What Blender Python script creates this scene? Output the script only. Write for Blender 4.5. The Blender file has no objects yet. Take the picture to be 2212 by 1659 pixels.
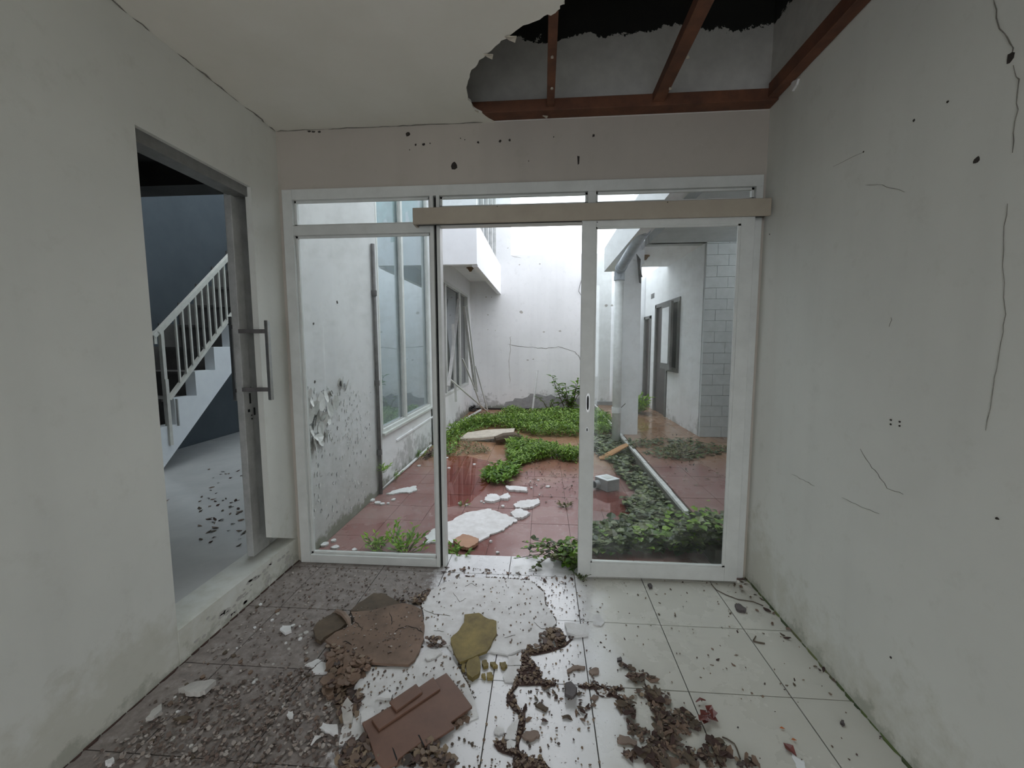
import bpy, bmesh, math, random
from mathutils import Vector, Matrix, noise as mnoise
R = random.Random(7)
sc = bpy.context.scene
COL = sc.collection
pi = math.pi

# ------------------------------------------------------------------ camera, sky, exposure
FPX, HCAM, YAW, PITCH, ROLL = 890.32, 1.4037, -0.07497, -0.09497, -0.00261
cy, sy, cp, sp, cr, sr = math.cos(YAW), math.sin(YAW), math.cos(PITCH), math.sin(PITCH), math.cos(ROLL), math.sin(ROLL)
Fv = Vector((sy*cp, cy*cp, sp)); R0 = Vector((cy, -sy, 0)); U0 = R0.cross(Fv)
Rv = cr*R0 + sr*U0; Uv = -sr*R0 + cr*U0
cam = bpy.data.cameras.new('camera'); camo = bpy.data.objects.new('camera', cam); COL.objects.link(camo)
cam.sensor_fit = 'HORIZONTAL'; cam.sensor_width = 36; cam.lens = FPX/2212*36; cam.clip_start = .02
M = Matrix((( Rv.x, Uv.x, -Fv.x, 0), (Rv.y, Uv.y, -Fv.y, 0), (Rv.z, Uv.z, -Fv.z, HCAM), (0, 0, 0, 1)))
camo.matrix_world = M
sc.camera = camo
w = bpy.data.worlds.new('overcast_sky'); sc.world = w; w.use_nodes = True
nt = w.node_tree; bg = nt.nodes['Background']
tc = nt.nodes.new('ShaderNodeTexCoord'); nz = nt.nodes.new('ShaderNodeTexNoise'); nz.inputs['Scale'].default_value = 1.5
rp = nt.nodes.new('ShaderNodeValToRGB')
rp.color_ramp.elements[0].color = (.86, .92, 1, 1); rp.color_ramp.elements[1].color = (.97, .985, 1, 1)
nt.links.new(tc.outputs['Generated'], nz.inputs['Vector']); nt.links.new(nz.outputs['Fac'], rp.inputs['Fac']); nt.links.new(rp.outputs['Color'], bg.inputs['Color'])
bg.inputs['Strength'].default_value = 1.0
sc.view_settings.view_transform = 'Standard'; sc.view_settings.look = 'None'
sc.view_settings.gamma = 1; sc.view_settings.use_curve_mapping = False
sc.view_settings.exposure = 1.95
sc.cycles.max_bounces = 12; sc.cycles.diffuse_bounces = 8; sc.cycles.transparent_max_bounces = 16

def ray(px, py):
    return Fv + Rv*((px-1106)/FPX) - Uv*((py-829.5)/FPX)
def at_z(px, py, z=0.0):
    d = ray(px, py); t = (z-HCAM)/d.z; return Vector((d.x*t, d.y*t, z))
def at_y(px, py, y):
    d = ray(px, py); t = y/d.y; return Vector((d.x*t, y, HCAM+d.z*t))
def at_x(px, py, x):
    d = ray(px, py); t = x/d.x; return Vector((x, d.y*t, HCAM+d.z*t))

# ------------------------------------------------------------------ materials
def newmat(name):
    m = bpy.data.materials.new(name); m.use_nodes = True
    return m, m.node_tree, m.node_tree.nodes['Principled BSDF']
def N(nt, t, **kw):
    n = nt.nodes.new(t)
    for k, v in kw.items(): setattr(n, k, v)
    return n
def L(nt, a, b): nt.links.new(a, b)
def c4(c): return (c[0], c[1], c[2], 1)
def pos_noise(nt, scale, detail=4, rough=.6, src='Position'):
    if src == 'Position': g = N(nt, 'ShaderNodeNewGeometry').outputs['Position']
    else: g = N(nt, 'ShaderNodeTexCoord').outputs['Object']
    n = N(nt, 'ShaderNodeTexNoise'); n.inputs['Scale'].default_value = scale; n.inputs['Detail'].default_value = detail; n.inputs['Roughness'].default_value = rough
    L(nt, g, n.inputs['Vector']); return n.outputs['Fac'], g
def ramp(nt, fac, stops):
    r = N(nt, 'ShaderNodeValToRGB'); e = r.color_ramp.elements
    while len(e) < len(stops): e.new(.5)
    for i, (p, c) in enumerate(stops): e[i].position = p; e[i].color = c4(c) if len(c) == 3 else c
    L(nt, fac, r.inputs['Fac']); return r.outputs['Color']
def mixc(nt, fac, a, b):
    m = N(nt, 'ShaderNodeMix', data_type='RGBA')
    for s, v in ((m.inputs[0], fac), (m.inputs[6], a), (m.inputs[7], b)):
        if hasattr(v, 'links'): L(nt, v, s)
        else: s.default_value = c4(v) if isinstance(v, tuple) else v
    return m.outputs[2]
def math_n(nt, op, a, b=None):
    m = N(nt, 'ShaderNodeMath', operation=op)
    for s, v in ((m.inputs[0], a), (m.inputs[1], b)):
        if v is None: continue
        if hasattr(v, 'links'): L(nt, v, s)
        else: s.default_value = v
    return m.outputs[0]
def bump(nt, bs, h, strength=.2, dist=.01):
    b = N(nt, 'ShaderNodeBump'); b.inputs['Strength'].default_value = strength; b.inputs['Distance'].default_value = dist
    L(nt, h, b.inputs['Height']); L(nt, b.outputs['Normal'], bs.inputs['Normal'])
def basic(name, a, b=None, rough=.6, scale=12, bmp=.1, metal=0, src='Position', coat=0):
    m, nt, bs = newmat(name)
    b = b or tuple(x*.82 for x in a)
    f, g = pos_noise(nt, scale, 6, .65, src)
    L(nt, ramp(nt, f, [(.32, b), (.68, a)]), bs.inputs['Base Color'])
    bs.inputs['Roughness'].default_value = rough; bs.inputs['Metallic'].default_value = metal
    bs.inputs['Coat Weight'].default_value = coat
    if bmp: bump(nt, bs, f, bmp, .004)
    return m
def island(name, cols, rough=.55, trans=0.0):
    m, nt, bs = newmat(name)
    g = N(nt, 'ShaderNodeNewGeometry')
    n = len(cols)
    L(nt, ramp(nt, g.outputs['Random Per Island'], [(i/(n-1), c) for i, c in enumerate(cols)]), bs.inputs['Base Color'])
    bs.inputs['Roughness'].default_value = rough
    if trans:
        tr = N(nt, 'ShaderNodeBsdfTranslucent'); mx = N(nt, 'ShaderNodeMixShader'); mx.inputs[0].default_value = trans
        L(nt, bs.inputs['Base Color'].links[0].from_socket, tr.inputs['Color'])
        L(nt, bs.outputs[0], mx.inputs[1]); L(nt, tr.outputs[0], mx.inputs[2]); L(nt, mx.outputs[0], nt.nodes['Material Output'].inputs['Surface'])
    return m
def plaster(name, base, dirt=(.36, .33, .25), damp=.25, hi=.5, streak=True, rough=.75, z0=0.0, mold=(.12, .13, .08)):
    """painted plaster: faint blotches, plus ragged damp stains rising from the foot"""
    m, nt, bs = newmat(name)
    f1, g = pos_noise(nt, 1.3, 5); f2, _ = pos_noise(nt, 9, 6, .7); f3, _ = pos_noise(nt, 60, 3)
    c = ramp(nt, f1, [(.3, tuple(x*.9 for x in base)), (.7, base)])
    c = mixc(nt, ramp(nt, f2, [(.56, (0, 0, 0)), (.74, (.35, .35, .35))]), c, tuple(x*.86 for x in dirt_mix(base, dirt)))
    sx = N(nt, 'ShaderNodeSeparateXYZ'); L(nt, g, sx.inputs[0])
    h = math_n(nt, 'ADD', math_n(nt, 'SUBTRACT', sx.outputs[2], z0), math_n(nt, 'MULTIPLY', math_n(nt, 'SUBTRACT', f2, .5), -1.1))
    h = math_n(nt, 'ADD', h, math_n(nt, 'MULTIPLY', math_n(nt, 'SUBTRACT', f1, .5), -1.2))
    k = ramp(nt, h, [(0.02, (damp*2.4,)*3), (max(.05, hi*.6), (0, 0, 0))])
    c = mixc(nt, k, c, dirt)
    h2 = math_n(nt, 'ADD', math_n(nt, 'SUBTRACT', sx.outputs[2], z0), math_n(nt, 'MULTIPLY', math_n(nt, 'SUBTRACT', f2, .5), -.35))
    c = mixc(nt, ramp(nt, h2, [(.01, (.75*min(1, damp*3),)*3), (.055, (0, 0, 0))]), c, mold)
    if streak:
        mp = N(nt, 'ShaderNodeMapping'); mp.inputs['Scale'].default_value = (5, 5, .35); L(nt, g, mp.inputs[0])
        n = N(nt, 'ShaderNodeTexNoise'); n.inputs['Scale'].default_value = 1; n.inputs['Detail'].default_value = 5; L(nt, mp.outputs[0], n.inputs['Vector'])
        c = mixc(nt, ramp(nt, n.outputs['Fac'], [(.5, (0, 0, 0)), (.75, (.28, .28, .28))]), c, tuple(x*.75 for x in base))
    L(nt, c, bs.inputs['Base Color']); bs.inputs['Roughness'].default_value = rough
    bump(nt, bs, math_n(nt, 'ADD', f2, math_n(nt, 'MULTIPLY', f3, .3)), .12, .004)
    return m
def dirt_mix(a, b): return tuple(.6*x+.4*y for x, y in zip(a, b))
def glass(name, tint=(.94, .97, .96), refl=.0, rough=0.0, haze=0.0):
    """window glass: a clear see-through body with a mirror coat that grows at grazing angles"""
    m, nt, bs = newmat(name); nt.nodes.remove(bs)
    tr = N(nt, 'ShaderNodeBsdfTransparent'); tr.inputs[0].default_value = c4(tint)
    gl = N(nt, 'ShaderNodeBsdfGlossy'); gl.inputs['Roughness'].default_value = rough; gl.inputs['Color'].default_value = (.9, .93, .95, 1)
    fr = N(nt, 'ShaderNodeLayerWeight'); fr.inputs['Blend'].default_value = .5
    mx = N(nt, 'ShaderNodeMixShader')
    f = math_n(nt, 'ADD', math_n(nt, 'MULTIPLY', math_n(nt, 'POWER', fr.outputs['Facing'], 5), .9), .035+refl)
    f = math_n(nt, 'MINIMUM', f, 1.0)
    L(nt, f, mx.inputs[0]); L(nt, tr.outputs[0], mx.inputs[1]); L(nt, gl.outputs[0], mx.inputs[2])
    out = mx.outputs[0]
    if haze:
        n, _ = pos_noise(nt, 7, 6, .7)
        d = N(nt, 'ShaderNodeBsdfDiffuse'); d.inputs[0].default_value = (.7, .7, .66, 1)
        m2 = N(nt, 'ShaderNodeMixShader'); L(nt, ramp(nt, n, [(.45, (0, 0, 0)), (.8, (haze,)*3)]), m2.inputs[0])
        L(nt, out, m2.inputs[1]); L(nt, d.outputs[0], m2.inputs[2]); out = m2.outputs[0]
    L(nt, out, nt.nodes['Material Output'].inputs['Surface'])
    return m
def room_tile():
    m, nt, bs = newmat('room_tile_glaze')
    f1, g = pos_noise(nt, 2.2, 6, .65); f2, _ = pos_noise(nt, 22, 6, .75); f3, _ = pos_noise(nt, 90, 3, .7)
    sx = N(nt, 'ShaderNodeSeparateXYZ'); L(nt, g, sx.inputs[0])
    clean = ramp(nt, f1, [(.3, (.485, .47, .42)), (.7, (.54, .525, .475))])
    white = ramp(nt, f1, [(.3, (.66, .66, .67)), (.7, (.76, .76, .78))])  # whiter middle tiles: reflected sky is put into the colour
    xw = math_n(nt, 'ADD', sx.outputs[0], math_n(nt, 'MULTIPLY', math_n(nt, 'SUBTRACT', f1, .5), .5))
    c = mixc(nt, ramp(nt, math_n(nt, 'ADD', xw, .5), [(.68, (1, 1, 1)), (.85, (0, 0, 0))]), clean, white)
    # specks of muck on the wet middle strip
    spk = math_n(nt, 'MULTIPLY', ramp(nt, f3, [(.6, (0, 0, 0)), (.66, (1, 1, 1))]), ramp(nt, f2, [(.5, (0, 0, 0)), (.6, (1, 1, 1))]))
    spk = math_n(nt, 'MULTIPLY', spk, ramp(nt, math_n(nt, 'ADD', sx.outputs[0], .5), [(.7, (1, 1, 1)), (1., (.0, .0, .0))]))
    c = mixc(nt, spk, c, (.12, .09, .075))
    # dried brown mud film over the left tiles
    xd = math_n(nt, 'ADD', xw, math_n(nt, 'MULTIPLY', math_n(nt, 'SUBTRACT', f2, .5), .4))
    xd = math_n(nt, 'ADD', math_n(nt, 'MULTIPLY', xd, 1.0), 1.0)
    k = ramp(nt, xd, [(.3, (.95, .95, .95)), (.42, (0, 0, 0))])
    mud = ramp(nt, f2, [(.32, (.12, .094, .082)), (.52, (.2, .165, .148)), (.72, (.32, .285, .265))])
    c = mixc(nt, k, c, mud)
    L(nt, c, bs.inputs['Base Color'])
    rr = math_n(nt, 'ADD', math_n(nt, 'MULTIPLY', k, .3), math_n(nt, 'ADD', .12, math_n(nt, 'MULTIPLY', f1, .3)))
    L(nt, rr, bs.inputs['Roughness'])
    bump(nt, bs, math_n(nt, 'MULTIPLY', f2, k), .35, .004)
    return m
def red_tile():
    m, nt, bs = newmat('red_tile_wet')
    f1, g = pos_noise(nt, 1.1, 5, .6); f2, _ = pos_noise(nt, 14, 6, .7); f3, _ = pos_noise(nt, 70, 3)
    c = ramp(nt, f1, [(.35, (.2, .085, .075)), (.52, (.24, .12, .11)), (.68, (.3, .19, .175))])
    sx = N(nt, 'ShaderNodeSeparateXYZ'); L(nt, g, sx.inputs[0])
    # silt and rust from the weeds further down the yard
    k = ramp(nt, math_n(nt, 'ADD', math_n(nt, 'MULTIPLY', sx.outputs[1], .1), math_n(nt, 'MULTIPLY', math_n(nt, 'SUBTRACT', f1, .5), .25)), [(.43, (0, 0, 0)), (.52, (.8, .8, .8))])
    c = mixc(nt, k, c, (.3, .17, .09))
    c = mixc(nt, ramp(nt, f2, [(.55, (0, 0, 0)), (.75, (.55, .55, .55))]), c, (.3, .26, .23))
    c = mixc(nt, ramp(nt, f3, [(.68, (0, 0, 0)), (.72, (.7, .7, .7))]), c, (.5, .48, .45))
    L(nt, c, bs.inputs['Base Color'])
    L(nt, ramp(nt, f1, [(.38, (.08, .08, .08)), (.6, (.34, .34, .34))]), bs.inputs['Roughness'])
    bump(nt, bs, f2, .08, .003)
    return m

MT = {}
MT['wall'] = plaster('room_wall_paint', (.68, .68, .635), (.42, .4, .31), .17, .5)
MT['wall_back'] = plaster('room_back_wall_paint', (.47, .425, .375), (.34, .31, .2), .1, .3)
MT['ceil'] = basic('ceiling_board_paint', (.76, .735, .67), (.7, .675, .6), .85, 2, .05)
MT['court'] = plaster('yard_wall_paint', (.8, .8, .81), (.33, .33, .32), .3, .35)
MT['peel'] = plaster('yard_wall_damp', (.62, .62, .62), (.42, .41, .39), .4, 1.3)
MT['plain'] = basic('white_render', (.86, .86, .88), (.8, .8, .82), .8, 3, .08)
MT['grey'] = plaster('grey_render', (.6, .61, .61), (.12, .12, .11), .3, .3)
MT['block'] = basic('grey_block_paint', (.6, .62, .62), (.52, .54, .54), .8, 10, .25)
MT['soffit'] = basic('soffit_concrete', (.5, .52, .52), (.4, .42, .42), .85, 3, .2)
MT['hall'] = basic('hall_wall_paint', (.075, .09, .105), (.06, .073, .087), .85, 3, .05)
MT['hall_dark'] = basic('dark_ceiling_shade', (.05, .048, .045), (.03, .03, .03), .9, 3, .05)  # near-black stands for the unlit hall ceiling, shade put into the colour
MT['hall_floor'] = basic('hall_floor_tile', (.62, .61, .59), (.54, .53, .52), .22, 4, .03)
MT['stair'] = basic('stair_tread_tile', (.12, .11, .105), (.08, .075, .07), .6, 8, .1)
MT['stair_white'] = basic('stair_side_paint', (.86, .88, .9), (.8, .82, .85), .7, 6, .05)
MT['rail'] = basic('rail_paint', (.72, .7, .64), (.62, .6, .55), .5, 20, .03)
MT['alu'] = basic('white_aluminium', (.62, .63, .61), (.54, .55, .53), .42, 8, .03)
MT['alu_old'] = basic('weathered_aluminium', (.5, .5, .49), (.36, .36, .35), .5, 12, .05)
MT['cover'] = basic('track_cover_paint', (.4, .35, .28), (.35, .3, .24), .55, 6, .03)
MT['dark'] = basic('dark_gap', (.02, .02, .02), (.01, .01, .01), .9, 10, 0)
MT['hole'] = basic('hole_shade', (.05, .04, .035), (.015, .012, .01), .95, 60, .3)
MT['crack'] = basic('crack_shadow', (.27, .255, .225), (.12, .11, .095), .95, 30, 0)
MT['steel'] = basic('brushed_steel', (.5, .5, .49), (.4, .4, .4), .3, 30, .02, metal=.9)
MT['wood'] = basic('reddish_joist_timber', (.17, .065, .032), (.08, .032, .018), .7, 9, .25)
MT['gyp_white'] = basic('gypsum_white', (.72, .72, .72), (.56, .55, .54), .75, 14, .3)
MT['gyp_edge'] = basic('gypsum_core', (.55, .5, .42), (.4, .36, .3), .9, 20, .3)
MT['gyp_brown'] = basic('gypsum_soaked_brown', (.21, .135, .095), (.12, .08, .055), .7, 9, .35)
MT['gyp_dark'] = basic('gypsum_soaked_dark', (.12, .085, .055), (.06, .045, .03), .75, 12, .4)
MT['olive'] = basic('gypsum_mouldy_olive', (.25, .19, .055), (.12, .09, .03), .7, 11, .4)
MT['board'] = basic('brown_fibre_board', (.175, .09, .06), (.125, .065, .045), .6, 6, .12)
MT['mud'] = basic('dark_mud', (.075, .04, .032), (.035, .02, .017), .95, 30, .6)
MT['stone'] = basic('dark_stone', (.09, .075, .075), (.05, .04, .04), .6, 25, .4)
MT['tile'] = room_tile()
MT['grout'] = basic('dark_grout', (.07, .065, .055), (.04, .04, .035), .9, 20, .1)
MT['red'] = red_tile()
MT['redgrout'] = basic('red_grout', (.12, .075, .07), (.08, .05, .045), .9, 20, .1)
MT['kerb'] = basic('kerb_whitewash', (.72, .72, .7), (.5, .49, .47), .7, 14, .2)
MT['kerbside'] = basic('kerb_side_dark', (.16, .15, .13), (.09, .085, .07), .85, 10, .3)  # kerb face darker than the kerb top
MT['glass'] = glass('clear_door_glass', (.93, .96, .955), .0, 0, .10)
MT['glass_refl'] = glass('reflective_window_film', (.88, .92, .94), .24)
MT['glass_dim'] = glass('dim_window_glass', (.6, .62, .62), .14)
MT['blind'] = basic('green_blind', (.4, .7, .66), (.25, .5, .47), .7, 8, .1)
MT['pvc'] = basic('grey_pvc', (.42, .45, .5), (.3, .33, .38), .4, 12, .05)
MT['pvc_white'] = basic('white_pvc', (.74, .74, .74), (.6, .6, .6), .45, 12, .05)
MT['conduit2'] = basic('dark_aluminium', (.2, .2, .195), (.15, .15, .145), .5, 20, .03)
MT['tan_wet'] = basic('wet_tan_card', (.25, .185, .145), (.17, .12, .095), .7, 14, .3)
MT['conduit'] = basic('dark_conduit', (.13, .12, .12), (.07, .065, .065), .6, 20, .1)
MT['cement'] = basic('bare_cement', (.36, .36, .365), (.25, .25, .255), .9, 10, .3)
MT['flake'] = basic('paint_flake', (.72, .71, .69), (.6, .59, .57), .7, 20, .1)
MT['under'] = basic('damp_plaster', (.5, .48, .45), (.36, .34, .32), .9, 12, .3)
MT['doorwood'] = basic('door_timber_and_shade', (.075, .055, .05), (.035, .028, .026), .55, 10, .2)
MT['greyframe'] = basic('grey_door_frame', (.17, .165, .16), (.11, .105, .1), .6, 12, .1)
MT['lamp'] = basic('rusty_lamp_mount', (.25, .15, .08), (.12, .07, .04), .7, 30, .2)
MT['black'] = basic('black_rubber', (.02, .02, .022), (.01, .01, .01), .5, 20, .1)
MT['weed'] = island('weed_leaf', [(.06, .13, .02), (.13, .26, .035), (.22, .38, .05), (.1, .2, .04)], .5, .25)
MT['weed2'] = island('mixed_weed_leaf', [(.05, .1, .02), (.13, .25, .03), (.26, .42, .05), (.08, .16, .03), (.2, .32, .06), (.34, .48, .12)], .5, .25)
MT['bright'] = island('young_leaf', [(.1, .24, .03), (.24, .42, .05), (.32, .5, .06)], .5, .3)
MT['vine'] = island('vine_leaf', [(.03, .05, .02), (.07, .1, .035), (.11, .15, .045), (.045, .055, .03), (.2, .24, .09), (.09, .08, .05)], .45, .12)
MT['dryveg'] = island('dry_weed', [(.16, .14, .07), (.22, .2, .1), (.1, .13, .05)], .7, .1)
MT['stem'] = basic('green_stem', (.14, .2, .06), (.1, .14, .05), .6, 20, 0)
MT['drystem'] = basic('dry_stem', (.12, .09, .06), (.07, .05, .04), .7, 20, 0)
MT['leaf_dead'] = island('dead_leaf', [(.07, .045, .035), (.15, .1, .07), (.24, .18, .12), (.1, .06, .05), (.05, .04, .035)], .65)
MT['grit'] = island('grit', [(.08, .05, .04), (.26, .21, .18), (.4, .36, .33), (.12, .08, .065), (.17, .13, .11), (.07, .05, .04)], .85)
MT['redleaf'] = basic('red_leaf', (.16, .03, .02), (.09, .018, .015), .45, 25, .2)
MT['orange'] = basic('orange_petal', (.5, .16, .04), (.4, .1, .03), .6, 20, 0)
MT['plank'] = basic('orange_plank', (.46, .24, .1), (.36, .18, .07), .7, 8, .2)
MT['tanboard'] = basic('tan_board', (.42, .24, .15), (.34, .19, .12), .7, 8, .15)
MT['box_grey'] = basic('grey_galvanised', (.36, .36, .36), (.28, .28, .28), .5, 12, .05)
MT['label'] = basic('white_label', (.75, .76, .77), (.66, .67, .68), .5, 20, 0)
MT['puddle'] = None
m, nt, bs = newmat('shallow_water'); nt.nodes.remove(bs)
tr = N(nt, 'ShaderNodeBsdfTransparent'); tr.inputs[0].default_value = (.93, .8, .78, 1)
gl = N(nt, 'ShaderNodeBsdfGlossy'); gl.inputs['Roughness'].default_value = .02
fr = N(nt, 'ShaderNodeLayerWeight'); fr.inputs['Blend'].default_value = .5
mx = N(nt, 'ShaderNodeMixShader'); L(nt, math_n(nt, 'ADD', math_n(nt, 'MULTIPLY', math_n(nt, 'POWER', fr.outputs['Facing'], 5), .9), .02), mx.inputs[0]); L(nt, tr.outputs[0], mx.inputs[1]); L(nt, gl.outputs[0], mx.inputs[2])
L(nt, mx.outputs[0], nt.nodes['Material Output'].inputs['Surface']); MT['puddle'] = m

# upper wall inside the roof void: paint stops in a ragged line, bare sooty brick above
m, nt, bs = newmat('void_wall')
f1, g = pos_noise(nt, 3.2, 8, .75); f2, _ = pos_noise(nt, 14, 6)
sx = N(nt, 'ShaderNodeSeparateXYZ'); L(nt, g, sx.inputs[0])
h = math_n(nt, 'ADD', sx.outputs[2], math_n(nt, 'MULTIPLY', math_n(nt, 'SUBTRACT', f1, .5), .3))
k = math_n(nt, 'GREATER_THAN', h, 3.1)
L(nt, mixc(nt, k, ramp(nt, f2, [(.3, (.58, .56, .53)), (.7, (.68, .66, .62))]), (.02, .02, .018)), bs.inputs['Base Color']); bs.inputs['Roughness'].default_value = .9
bump(nt, bs, f2, .2, .006); MT['void'] = m

# ------------------------------------------------------------------ mesh helpers
class MB:
    def __init__(s): s.v = []; s.f = []
    def add(s, vs, fs):
        b = len(s.v); s.v += [Vector(v) for v in vs]; s.f += [tuple(b+i for i in f) for f in fs]; return s
    def box(s, x0, x1, y0, y1, z0, z1):
        return s.add([(x0,y0,z0),(x1,y0,z0),(x1,y1,z0),(x0,y1,z0),(x0,y0,z1),(x1,y0,z1),(x1,y1,z1),(x0,y1,z1)],
                     [(0,3,2,1),(4,5,6,7),(0,1,5,4),(1,2,6,5),(2,3,7,6),(3,0,4,7)])
    def prism(s, pts, d):           # polygon of 3-D points, extruded by vector d
        n = len(pts); d = Vector(d); P = [Vector(p) for p in pts]
        nv = Vector((0,0,0))
        for i in range(n): nv += P[i].cross(P[(i+1) % n])
        if nv.dot(d) > 0: P = P[::-1]
        s.add(P + [p+d for p in P], [tuple(range(n)), tuple(range(2*n-1, n-1, -1))] + [(i, i+n, (i+1) % n+n, (i+1) % n) for i in range(n)])
        return s
    def bar(s, a, b, w, h, up=(0,0,1)):
        a, b = Vector(a), Vector(b); d = (b-a).normalized(); u = Vector(up)
        if abs(d.dot(u)) > .98: u = Vector((0,1,0))
        x = d.cross(u).normalized()*w/2; y = x.cross(d).normalized()*h/2
        return s.add([a-x-y, a+x-y, a+x+y, a-x+y, b-x-y, b+x-y, b+x+y, b-x+y], [(0,3,2,1),(4,5,6,7),(0,1,5,4),(1,2,6,5),(2,3,7,6),(3,0,4,7)][::1])
    def tube(s, path, r, n=12, cap=True, close=False):
        P = [Vector(p) for p in path]; rs = r if isinstance(r, (list, tuple)) else [r]*len(P); base = len(s.v); m = len(P)
        for i, p in enumerate(P):
            d = (P[(i+1) % m if close else min(i+1, m-1)]-P[(i-1) % m if close else max(i-1, 0)]).normalized(); u = Vector((0,0,1)) if abs(d.z) < .95 else Vector((0,1,0))
            x = d.cross(u).normalized(); y = x.cross(d)
            for k in range(n):
                a = 2*pi*k/n; s.v.append(p+(x*math.cos(a)+y*math.sin(a))*rs[i])
        for i in range(m if close else m-1):
            j = (i+1) % m
            for k in range(n): s.f.append((base+i*n+k, base+i*n+(k+1) % n, base+j*n+(k+1) % n, base+j*n+k))
        if cap and not close:
            s.f.append(tuple(base+k for k in range(n-1, -1, -1))); s.f.append(tuple(base+(m-1)*n+k for k in range(n)))
        return s
    def build(s, name, mat, parent=None, bevel=0, smooth=False, origin=None):
        me = bpy.data.meshes.new(name)
        if parent is not None: o0 = origin or wloc(parent)
        else:
            if origin is not None: o0 = Vector(origin)
            else:
                xs = [v.x for v in s.v]; ys = [v.y for v in s.v]; zs = [v.z for v in s.v]
                o0 = Vector(((min(xs)+max(xs))/2, (min(ys)+max(ys))/2, min(zs)))
        me.from_pydata([v-o0 for v in s.v], [], s.f); me.update()
        bm = bmesh.new(); bm.from_mesh(me)
        if len(s.f) < 4000: bmesh.ops.recalc_face_normals(bm, faces=bm.faces)
        if bevel: bmesh.ops.bevel(bm, geom=list(bm.edges), offset=bevel, segments=1, affect='EDGES', clamp_overlap=True)
        bm.to_mesh(me); bm.free()
        if smooth:
            for p in me.polygons: p.use_smooth = True
        me.materials.append(mat if not isinstance(mat, str) else MT[mat])
        o = bpy.data.objects.new(name, me); COL.objects.link(o)
        if parent is not None: o.parent = parent
        else: o.location = o0
        return o
def wloc(o):
    v = Vector(o.location)
    while o.parent: o = o.parent; v += Vector(o.location)
    return v
def tag(o, label=None, cat=None, group=None, kind=None):
    if label: o['label'] = label
    if cat: o['category'] = cat
    if group: o['group'] = group
    if kind: o['kind'] = kind
    return o
def root(name, loc, label=None, cat=None, group=None, kind=None):
    o = bpy.data.objects.new(name, None); o.location = loc; o.empty_display_size = .1; COL.objects.link(o)
    return tag(o, label, cat, group, kind)
def bx(*a): return MB().box(*a)
def ragged(pts, amp, n=3, seed=0):
    """subdivide a closed outline and shake it, for broken edges"""
    r = random.Random(seed); out = []; P = [Vector(p) for p in pts]
    for i, p in enumerate(P):
        q = P[(i+1) % len(P)]; d = q-p
        for k in range(n):
            v = p+d*(k/n)
            if k: v = v+Vector((r.uniform(-amp, amp), r.uniform(-amp, amp), 0))
            out.append(v)
    return out
def slab(name, px, mat, th=.012, z=0., amp=.006, n=3, seed=0, tilt=0, parent=None, conv=None):
    pts = [at_z(x, y, z+th) for x, y in px]
    pts = ragged(pts, amp, n, seed)
    c = sum(pts, Vector())/len(pts); r = random.Random(seed+5)
    if tilt:
        a = r.uniform(0, 6.28); ext = max((p-c).length for p in pts)
        pts = [p+Vector((0, 0, tilt*(1+((p-c).x*math.cos(a)+(p-c).y*math.sin(a))/ext))) for p in pts]
    return MB().prism(pts, (0, 0, -th)).build(name, mat, parent)
def plate_on_wall(pts, nrm, th=.002):      # thin patch proud of a wall
    nrm = Vector(nrm); return MB().prism([Vector(p)+nrm*.0005 for p in pts], nrm*th)
def blob(c, r, axis, seed, n=9, squash=1.0):
    rr = random.Random(seed); out = []
    for k in range(n):
        a = 2*pi*k/n; q = r*rr.uniform(.65, 1.2); u, v = q*math.cos(a), q*math.sin(a)*squash
        out.append(Vector(c)+(Vector((u, 0, v)) if axis == 'y' else Vector((0, u, v)) if axis == 'x' else Vector((u, v, 0))))
    return out
def crack(name, pts, axis, nrm, wid, parent, mat='crack', seed=0, sub=4):
    """thin open crack following a polyline on a wall or ceiling"""
    r = random.Random(seed); P = [Vector(p) for p in pts]; Q = []
    for i in range(len(P)-1):
        for k in range(sub):
            t = k/sub; v = P[i].lerp(P[i+1], t)
            j = max(wid, .002)*1.6
            dv = [r.uniform(-j, j) for _ in range(3)]; dv['xyz'.index(axis)] = 0
            Q.append(v+Vector(dv))
    Q.append(P[-1]); mb = MB(); nv = Vector(nrm); m = len(Q); vs = []
    for i, p in enumerate(Q):
        d = (Q[min(i+1, m-1)]-Q[max(i-1, 0)]).normalized(); s = d.cross(nv).normalized()*wid*r.uniform(.3, .8)*(.25 if i in (0, m-1) else 1)
        vs += [p+s+nv*.0004, p-s+nv*.0004, p-s+nv*.0016, p+s+nv*.0016]
    fs = []
    for i in range(m-1):
        a = i*4; b = a+4
        fs += [(a+3, b+3, b+2, a+2), (a, b, b+3, a+3), (a+2, b+2, b+1, a+1)]
    mb.add(vs, fs); return mb.build(name, mat, parent)

LX, RX, D, HC = -1.59, 1.223, 2.467, 2.669
YB = -2.6
# ================================================================== ROOM SHELL
fl = tag(bx(LX, RX, YB, 2.62, -.16, -.004).build('floor', 'grout'), 'white and cream square tile floor of the abandoned room, reflected sky painted into its whiter middle, muddy on its left side', kind='structure')
tx0, ty0, T = .196, 1.9966, .4
rows = [(ty0+T*j, ty0+T*(j+1)) for j in range(-12, 2)]
cols = [(tx0+T*i, tx0+T*(i+1)) for i in range(-5, 4)]
gp = .0022
for (y0, y1) in rows:
    for (x0, x1) in cols:
        a0, a1, b0, b1 = max(x0, LX)+gp, min(x1, RX)-gp, max(y0, YB)+gp, min(y1, 2.62)-gp
        if a1-a0 < .02 or b1-b0 < .02: continue
        z = R.uniform(-.0006, .0006)
        bx(a0, a1, b0, b1, -.012, z).build('tile', 'tile', fl)
wl = root('wall_left', (LX, 0, 0), 'grey plaster left wall with a tall doorway near its far end', kind='structure')
W0, W1 = LX-.16, LX
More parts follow.
